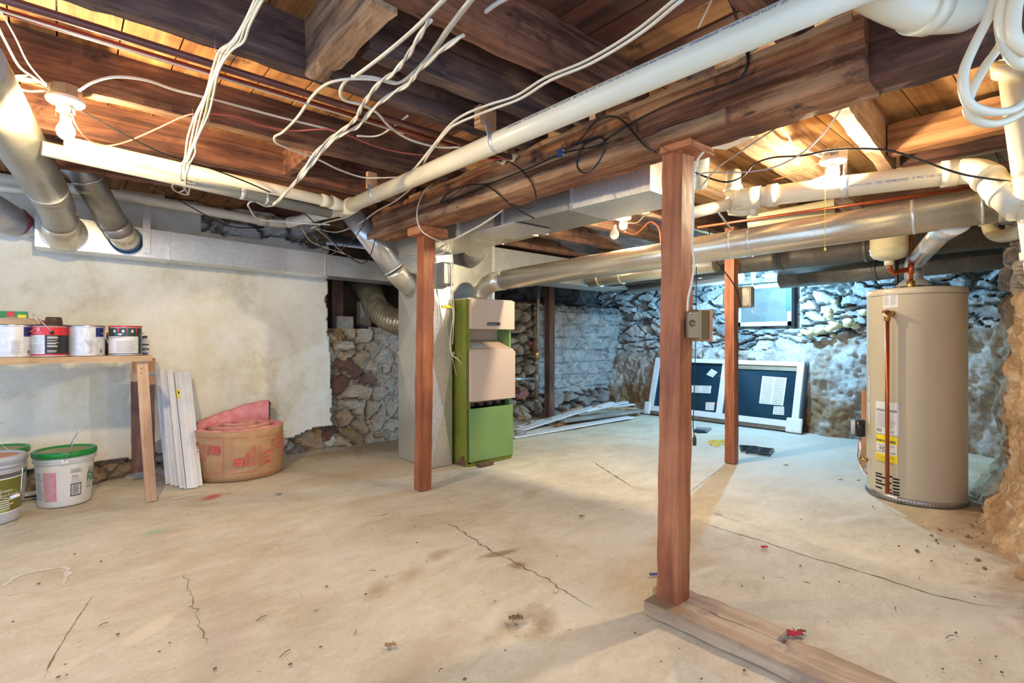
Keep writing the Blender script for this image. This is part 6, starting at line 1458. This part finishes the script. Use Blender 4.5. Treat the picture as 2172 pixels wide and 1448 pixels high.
cable('thin wire stretched level from the plaster corner to the post', dpts([(822, 535, 4.7), (860, 537, 4.5), (885, 538, 4.2)]), .002)
cable('black cable draped across the slanted shiny duct', dpts([(778, 450, 3.9), (770, 478, 3.9), (745, 512, 3.95), (722, 530, 4.1), (700, 540, 4.3)]), .0036, 'black')
cable('long black cable from the drain pipe to a low loop on the slanted duct', zpts([(120, 205, 2.10), (200, 250, 2.06), (340, 323, 2.0), (455, 360, 2.0), (571, 407, 1.98)])+dpts([(640, 448, 3.7), (700, 505, 3.85), (735, 540, 3.95), (762, 557, 4.05), (776, 555, 4.1), (786, 540, 4.15), (797, 505, 4.15)]), .0042, 'black')
cable('black cable sagging behind the yellowed drain pipe above the trunk duct', dpts([(120, 290, 2.5), (210, 330, 2.9), (340, 402, 3.5), (402, 437, 3.7), (455, 466, 4.0), (500, 482, 4.3), (560, 482, 4.6)]), .0042, 'black')
cable('cream cables end drooping over the trunk duct near the slanted duct', dpts([(640, 484, 4.3), (660, 512, 4.5), (700, 528, 4.7), (735, 540, 4.8)]), .0042)
cable('grey cable tangle running behind the pipe junction into the dark corner', dpts([(660, 478, 4.3), (690, 500, 4.45), (720, 530, 4.6), (745, 545, 4.7)]), .0042, 'cable_grey')
cable('black cable loop beside the pipe junction over the trunk duct', dpts([(650, 500, 4.5), (668, 496, 4.5), (676, 515, 4.5), (690, 530, 4.6), (720, 525, 4.6), (745, 505, 4.5)]), .003, 'black')
cable('cream cable meeting the second pipe hanger from the wood joist', zpts([(812, 377), (850, 375), (870, 370)], 2.05), .0042)
# around the nearest post and beyond
cable('white cable clipped down the side of the nearest post to the bronze box', dpts([(1492, 322, 2.05), (1478, 342, 2.05), (1472, 370, 2.04), (1470, 420, 2.04), (1470, 480, 2.04), (1468, 520, 2.04), (1472, 560, 2.04), (1467, 600, 2.04), (1460, 630, 2.04), (1458, 660, 2.05)]), .0045)
cable('black cable sagging from the nearest post past the second lamp to the stack', dpts([(1470, 364, 2.7), (1500, 376, 2.7), (1540, 386, 2.65), (1575, 374, 2.65), (1600, 348, 2.65), (1640, 334, 2.6), (1700, 330, 2.5), (1760, 319, 2.45), (1830, 315, 2.4), (1890, 320, 2.35), (1950, 338, 2.3), (2040, 369, 2.22), (2150, 386, 2.15)]), .0048, 'black')
cable('thin cream wire swooping from the beam to the waste stub', dpts([(1800, 193, 1.75), (1775, 245, 1.95), (1735, 295, 2.15), (1690, 332, 2.3), (1630, 358, 2.4), (1560, 366, 2.5), (1500, 366, 2.55), (1468, 376, 2.6)]), .0036, 'cable_grey')
cable('thin cream wire slanting from the beam underside down to the nearest post', dpts([(1708, 218, 1.75), (1650, 268, 1.95), (1580, 315, 2.15), (1520, 358, 2.35), (1490, 392, 2.5), (1466, 415, 2.6)]), .0036, 'cable_grey')
cable('white cable lying along the flank of the thick doubled joist', dpts([(1626, 246, 2.2), (1648, 265, 2.3), (1672, 290, 2.5), (1684, 312, 2.65), (1715, 322, 2.75), (1752, 336, 2.8)]), .006, 'cable')
cable('cream cable running from the second lamp box down behind the waste pipe', dpts([(1752, 372, 2.7), (1720, 384, 2.75), (1690, 392, 2.8), (1665, 402, 2.85), (1610, 408, 2.9)]), .005, 'cable')
cable('bare copper rod bent beneath the thick doubled joist', dpts([(1640, 381, 2.8), (1700, 366, 2.75), (1717, 356, 2.72), (1722, 350, 2.7), (1745, 344, 2.7)]), .003, 'copper')
cable('pale wire hanging from the beam top beside the drain pipe', dpts([(1512, -5, 1.7), (1495, 30, 1.75), (1480, 60, 1.8)]), .003, 'cable')
cable('cream cable emerging from the joist hole behind the drain pipe', dpts([(1642, 52, 1.75), (1625, 85, 1.8), (1590, 112, 1.85), (1550, 130, 1.9), (1530, 142, 1.95)]), .0045, 'cable')
cable('thin dark wire hanging from the orange hook down to the floor behind the nearest post', dpts([(1477, 565, 3.4), (1476, 700, 3.4), (1472, 850, 3.4), (1470, 900, 3.4), (1473, 925, 3.4)]), .003, 'black', name='hanging_cord')
q = Dp(1473, 938, 3.4); MB().tube([q+V(0, 0, .035), q, q+V(0, 0, -.02)], .012, 'brown', 8, rs=[.006, .014, .012]).build('cord_plug', bpy.data.objects['hanging_cord']) if False else None
pg = MB().tube([q+V(0, 0, .05), q+V(0, 0, .02), q+V(0, 0, -.02)], .012, 'brown', 8, rs=[.005, .014, .012]).build('cord_plug'); hc_ = bpy.data.objects['hanging_cord']; pg.parent = hc_; pg.location = Vector(WL['cord_plug'])-Vector(hc_.location)
for k in range(3):
    cable(('red coiled cord hung over the rear duct behind the nearest post', 'second turn of the red coiled cord behind the nearest post', 'lowest turn of the red coiled cord behind the nearest post')[k], dpts([(1468, 556+3*k, 5.52), (1480, 560+3*k, 5.50), (1495, 556+4*k, 5.50), (1503, 548+2*k, 5.52)]), .007, 'cable_red', group='red cord coil')
cable('orange-red cord drooping by the unlit globe bulb', dpts([(1325, 492, 3.7), (1345, 497, 3.6), (1362, 485, 3.6), (1380, 470, 3.6), (1398, 485, 3.6), (1402, 515, 3.6)]), .005, 'cable_orange')
cable('white cable curving from the bulb pair up to the long duct', dpts([(1320, 470, 3.8), (1350, 472, 3.6), (1366, 458, 3.5), (1385, 452, 3.4)]), .005, 'cable')
cable('black cord from the ceiling to the grey box on the rear post', dpts([(1502, 472, 4.6), (1504, 490, 4.35), (1508, 510, 4.26), (1516, 548, 4.3), (1540, 580, 4.35), (1560, 610, 4.38), (1572, 650, 4.42)]), .005, 'black')
# coil of white cable close to the viewer
cc_ = [(2185, 205), (2150, 232), (2105, 238), (2062, 225), (2045, 195), (2045, 150), (2065, 100), (2095, 40), (2120, -20)]
cable('thick white cable loop hanging near the viewer, outermost turn of the coil', dpts([(x, y, .92) for x, y in cc_]), .0075, 'pvc', flat=1.25, group='white cable coil')
cable('thick white cable loop hanging near the viewer, inner turn of the coil', dpts([(2190, 225, .95), (2130, 258, .95), (2085, 260, .95), (2055, 238, .95), (2058, 200, .95), (2090, 140, .95), (2125, 90, .95), (2150, 20, .95), (2165, -20, .95)]), .0075, 'pvc', flat=1.25, group='white cable coil')
cable('white cable strands crossing at the top of the coil by the stack', dpts([(2135, -20, .90), (2125, 40, .90), (2135, 95, .90), (2160, 130, .90), (2195, 140, .90)]), .0085, 'pvc', flat=1.3, group='white cable coil')
cable('white cable rising vertically beside the coil at the edge of view', dpts([(2160, -20, .88), (2150, 30, .88), (2152, 80, .88), (2185, 110, .88)]), .0085, 'pvc', flat=1.3, group='white cable coil')
# strap behind the first duct lamp
hb = MB(); hb.bar(Zp(30, 160, 2.08), Zp(22, 212, 2.0), .02, .003, 'white'); hb.bar(Zp(30, 160, 2.08), Zp(58, 160, 2.10), .02, .003, 'white'); hb.build('pipe_bracket'); tag(bpy.data.objects['pipe_bracket'], 'white bent strap bracket above the large dusty duct beside the lamp', 'bracket')

# ================================================================== LOOSE THINGS ON THE FLOOR AND WALLS
def stone(px, py, sx, sy, sz, mat, lab, yoff=0):
    q = Zp(px, py); rd = random.Random(int(px*7+py)); mb = MB(); c = V(q.x, q.y+yoff, sz*.75)
    mb.ball(c, 1.0, mat, sx, sy, sz, 18, .30); o = mb.build('loose_stone')
    me = o.data
    for v in me.vertices: v.co += v.co.normalized()*.012*fbm(v.co*14+c*3, 3)
    me.polygons.foreach_set('use_smooth', [False]*len(me.polygons)); return tag(o, lab, 'stone')
MT['stone_tan'] = M('tan_stone', (.34, .25, .15), (.48, .38, .26), 12, rough=.9, bmp=.8); MT['stone_pale'] = M('whitewashed_stone', (.55, .50, .40), (.68, .64, .54), 12, rough=.9, bmp=.6)
MT['stone_red'] = M('rusty_stone', (.26, .13, .07), (.36, .2, .12), 12, rough=.9, bmp=.8); MT['stone_grey'] = M('grey_stone', (.24, .24, .23), (.38, .38, .37), 12, rough=.9, bmp=.8)
stone(700, 945, .10, .07, .065, 'stone_pale', 'rounded whitewashed stone at the foot of the plaster edge')
stone(655, 950, .08, .06, .05, 'stone_tan', 'tan stone just behind the insulation roll')
stone(633, 935, .09, .06, .09, 'stone_red', 'dark brown stone half hidden behind the insulation roll', .1)
stone(740, 925, .07, .05, .07, 'stone_tan', 'wedge shaped tan stone between the plaster edge and the long slab stone')
stone(800, 928, .17, .08, .065, 'stone_red', 'long slab of rusty and grey stone at the foot of the rubble by the plenum')
stone(1128, 905, .06, .05, .05, 'stone_grey', 'round grey stone in the rubble by the gas pipe foot')
stone(1165, 900, .10, .07, .05, 'stone_grey', 'grey stone lying against the foot of the dark post')
stone(1110, 890, .12, .08, .06, 'stone_tan', 'earthy stone behind the furnace corner')
stone(1105, 925, .08, .05, .04, 'stone_grey', 'flat grey stone next to the furnace side on the floor')
stone(1196, 868, .12, .09, .12, 'stone_grey', 'round grey boulder behind the white boards')
stone(270, 1008, .12, .05, .05, 'stone_pale', 'pale stone at the wall foot between the white bucket and the shelf legs', .06)
stone(185, 1000, .10, .05, .05, 'stone_tan', 'tan stone behind the white bucket')
for k, (px, py) in enumerate(((1178, 879), (1188, 870))):
    q = Zp(px, py); mb = MB(); mb.box(q.x-.05, q.x+.05, q.y-.03, q.y+.03, 0, .055+.02*k, 'brick'); o = mb.build('brick', bevel=.004); tag(o, ('broken red brick on the floor nearest the dark post', 'broken red brick just behind the first one by the dark post')[k], 'brick')
q = Yp(730, 690, 5.30); mb = MB(); a, b = Yp(716, 688, 5.32), Yp(748, 660, 5.32); mb.box(a.x, b.x, 5.30, 5.48, 1.20, 1.20+.15, 'cinder'); tag(mb.build('concrete_block', bevel=.004), 'grey concrete block sitting on the rubble in the dark opening', 'block')
a, b = Yp(704, 690, 5.42), Yp(728, 600, 5.42); mb = MB(); mb.box(a.x, b.x, 5.42, 5.5, 1.12, 2.1, 'post_dark'); tag(mb.build('dark_stud'), 'dark stud standing in the opening beside the plaster edge', 'post')
a = Yp(772, 600, 5.6); mb = MB(); mb.box(a.x, a.x+.14, 5.7, 5.8, 1.16, 1.55, 'cinder'); tag(mb.build('concrete_block', bevel=.004), 'darker concrete block deeper in the opening behind the flexible duct', 'block')
def crumb(px, py, r, mat, lab, cat='debris', name='foam_crumb', n=3, fl_=.6):
    q = Zp(px, py, floor_h(*Zp(px, py)[:2])+r*fl_*.6); mb = MB(); rd = random.Random(px)
    for k in range(n): mb.ball(q+V(rd.uniform(-1, 1)*r*.8, rd.uniform(-1, 1)*r*.8, rd.uniform(0, .3)*r), r*rd.uniform(.5, .8), mat, 1.3, 1, fl_, 10, .5)
    return tag(mb.build(name), lab, cat)
crumb(1178, 1253, .011, 'foam', 'yellow foam crumb on the open floor beside the long crack'); crumb(1713, 1233, .012, 'foam', 'yellow foam crumb on the floor between sill plate and heater')
crumb(1668, 985, .016, 'foam', 'pale yellow foam crumb in the bluish floor beyond the rear post'); crumb(1783, 1016, .013, 'foam', 'pale foam crumb a short step before the heater gas valve')
crumb(1820, 1017, .012, 'foam', 'foam crumb touching the heater base'); crumb(1224, 1078, .013, 'paper', 'white foam crumb on the floor midway between the two thick posts')
crumb(1550, 1304, .007, 'foam', 'tiny yellow crumb beside the sill plate'); crumb(904, 1066, .006, 'paper', 'tiny white crumb in front of the furnace post')
def scrap(px, py, s, lab, mat='redplastic'):
    q = Zp(px, py, .004); rd = random.Random(px+3); mb = MB()
    mb.grid(lambda u, v: q+V((u-.5)*s*1.6, (v-.5)*s+.3*s*math.sin(u*6), s*.35*abs(math.sin(u*7+v*4))+.006*noise.noise(V(u*5, v*5, px))), 10, 8, mat, False)
    return tag(mb.build('crumpled_scrap'), lab, 'scrap')
scrap(1683, 1346, .035, 'crumpled red plastic scrap beside the sill plate'); scrap(1621, 1161, .022, 'small red scrap near the floor joint'); scrap(1234, 1095, .018, 'brown leaf-like scrap near the white crumb', 'chip')
scrap(1093, 1312, .030, 'crumpled brown wood splinter lying in the pitted patch of floor', 'chip'); scrap(828, 1369, .022, 'tan wood chip lying alone on the open floor', 'kraft')
scrap(1700, 1340, .018, 'dark brown flake touching the larger red scrap', 'dirt')
mb = MB(); q = Zp(1389, 1217, .006); mb.tube([q+V(-.02, .015, 0), q+V(.02, -.015, 0)], .006, 'blue_print', 10); tag(mb.build('pen_cap'), 'dark blue pen cap beside the nearest post', 'pen cap')
mb = MB(); mb.tube(smooth_path(Pz((365, 1059), (400, 1052), (424, 1049), (430, 1043))), .003, 'cable', 6); o = mb.build('white_stick'); o.location.z += .004; tag(o, 'thin white strip lying on the floor before the slats', 'strip')
mb = MB(); q = Zp(591, 1047, .004); mb.bar(q+V(-.02, 0, 0), q+V(.02, .005, 0), .018, .006, 'steel'); tag(mb.build('metal_clip'), 'small metal clip on the floor in front of the insulation roll', 'clip')
rs_ = random.Random(5)
for k, (px, py, L, an) in enumerate(((220, 1323, .03, .3), (815, 1092, .05, .1), (555, 1310, .045, .4), (670, 1295, .02, .8), (605, 1385, .05, .5), (790, 1210, .03, -.5), (820, 1223, .02, .2), (905, 1190, .02, .9), (1050, 1275, .02, .8), (755, 1340, .03, 1.0), (1620, 1225, .02, .2), (1900, 1290, .03, .3), (1320, 1080, .02, .2), (2015, 1350, .05, -.3), (1715, 1410, .025, .5), (1950, 1225, .02, .4), (2110, 1140, .03, .1), (2060, 1110, .03, .6), (1440, 1305, .015, .2), (935, 1420, .02, .3))):
    q = Zp(px, py, .004); mb = MB(); d = V(math.cos(an), math.sin(an), 0)*L/2; mb.tube([q-d, q+V(0, L*.1, .002), q+d], .0018, 'chip', 5)
    o = mb.build('twig'); tag(o, 'thin brown splinter lying on the concrete floor', 'splinter', 'splinters scattered on the floor')
for k in range(46):
    px = rs_.uniform(20, 2150); py = rs_.uniform(1060, 1440); q = Zp(px, py, .003); mb = MB(); mb.ball(q, rs_.uniform(.003, .006), 'dirt', 1.4, 1, .6, 8, .5)
    o = mb.build('pebble'); tag(o, 'tiny dark pebble of dirt on the concrete floor', 'pebble', 'dirt pebbles scattered on the floor')
# things behind the rear post
mb = MB()
for k in range(60):
    px = 1512+rs_.gauss(12, 13); py = 937+rs_.gauss(0, 3); q = Zp(px, py, .008); a = rs_.uniform(0, 3); d = V(math.cos(a), math.sin(a), 0)*.022; mb.bar(q-d, q+d, .008, .008, 'yellow' if k % 3 else 'foam')
tag(mb.build('yellow_shreds'), 'scatter of pale yellow foam shreds on the floor behind the rear post', 'debris', None, 'stuff')
mb = MB(); p = [Zp(x, y, .004) for x, y in ((1471, 914), (1478, 906), (1510, 908), (1500, 917), (1480, 917))]; mb.add(p+[a+V(0, 0, .006) for a in p], [(4, 3, 2, 1, 0), (5, 6, 7, 8, 9), (0, 1, 6, 5), (1, 2, 7, 6), (2, 3, 8, 7), (3, 4, 9, 8), (4, 0, 5, 9)], 'glass_dark'); tag(mb.build('blue_sheet'), 'flat blue grey sheet on the floor under the dangling plug', 'sheet')
def vent_grid(x, y, w_, d_, lab, an):
    t = thing('floor_register', tuple(Zp(x, y, 0)), lab, 'grille'); c = Zp(x, y, .012); dx = V(math.cos(an), math.sin(an), 0); dy = V(-dx.y, dx.x, 0)
    f = MB()
    for s in (-1, 1): f.bar(c-dx*w_/2+dy*s*d_/2, c+dx*w_/2+dy*s*d_/2, .014, .012, 'black'); f.bar(c-dy*d_/2+dx*s*w_/2, c+dy*d_/2+dx*s*w_/2, .014, .012, 'black')
    for k in range(1, 12): a = c-dx*w_/2+dx*w_*k/12; f.bar(a-dy*d_/2, a+dy*d_/2, .006, .006, 'black')
    f.bar(c-dx*w_/2, c+dx*w_/2, .006, .008, 'black'); f.build('grille_frame', t); return t
vent_grid(1612, 955, .30, .20, 'black metal floor grille lying flat beyond the rear post', .25); vent_grid(1590, 951, .26, .16, 'second black grille partly under the first beyond the rear post', .5)
mb = MB(); q = Zp(1621, 961, .003); mb.box(q.x-.06, q.x+.06, q.y-.04, q.y+.04, .0, .004, 'paper'); tag(mb.build('paper_card'), 'small white card poking out from under the black grilles', 'card')
# foam squeezed out between the rear stones
mb = MB()
for k, (px, py) in enumerate(((1697, 710), (1705, 703), (1715, 706), (1722, 700), (1730, 706), (1738, 702), (1745, 698), (1752, 699), (1760, 697), (1765, 712), (1718, 712), (1757, 668), (1760, 676), (1766, 684), (1772, 690), (1780, 692), (1796, 690), (1800, 682), (1808, 688), (1815, 692), (1756, 660), (1744, 694), (1770, 640), (1834, 662))):
    X_ = 6.86-.06*(k % 3); mb.ball(Xp(px, py, X_), .028+.012*((k*7) % 3), 'foam', 1, 1.1, .8, 10, .4)
o = mb.build('spray_foam'); tag(o, 'lumpy yellowish spray foam squeezed out between rear stones near the heater', 'foam', None, 'stuff')
mb = MB(); q = Dp(1833, 870, 4.42); mb.box(q.x, q.x+.02, q.y-.08, q.y+.02, .0, .66, 'orangewood'); mb.build('orange_sheet'); tag(bpy.data.objects['orange_sheet'], 'orange piece of board showing behind the heater beside the gas valve', 'board')
# pitted crumbs of earth along the right bank
for k in range(60):
    x = rs_.uniform(3.3, 5.4); y = .35+rs_.uniform(-.02, .38)*(1 if x < 4.1 or x > 4.9 else .35); r = rs_.uniform(.003, .011)
    mb = MB(); mb.ball(V(x, y, floor_h(x, y)+r*.5), r, 'soil', 1.2, 1, .8, 8, .6); tag(mb.build('earth_clod'), 'small clod of earth fallen from the bank beside the heater', 'clod', 'earth clods below the bank')
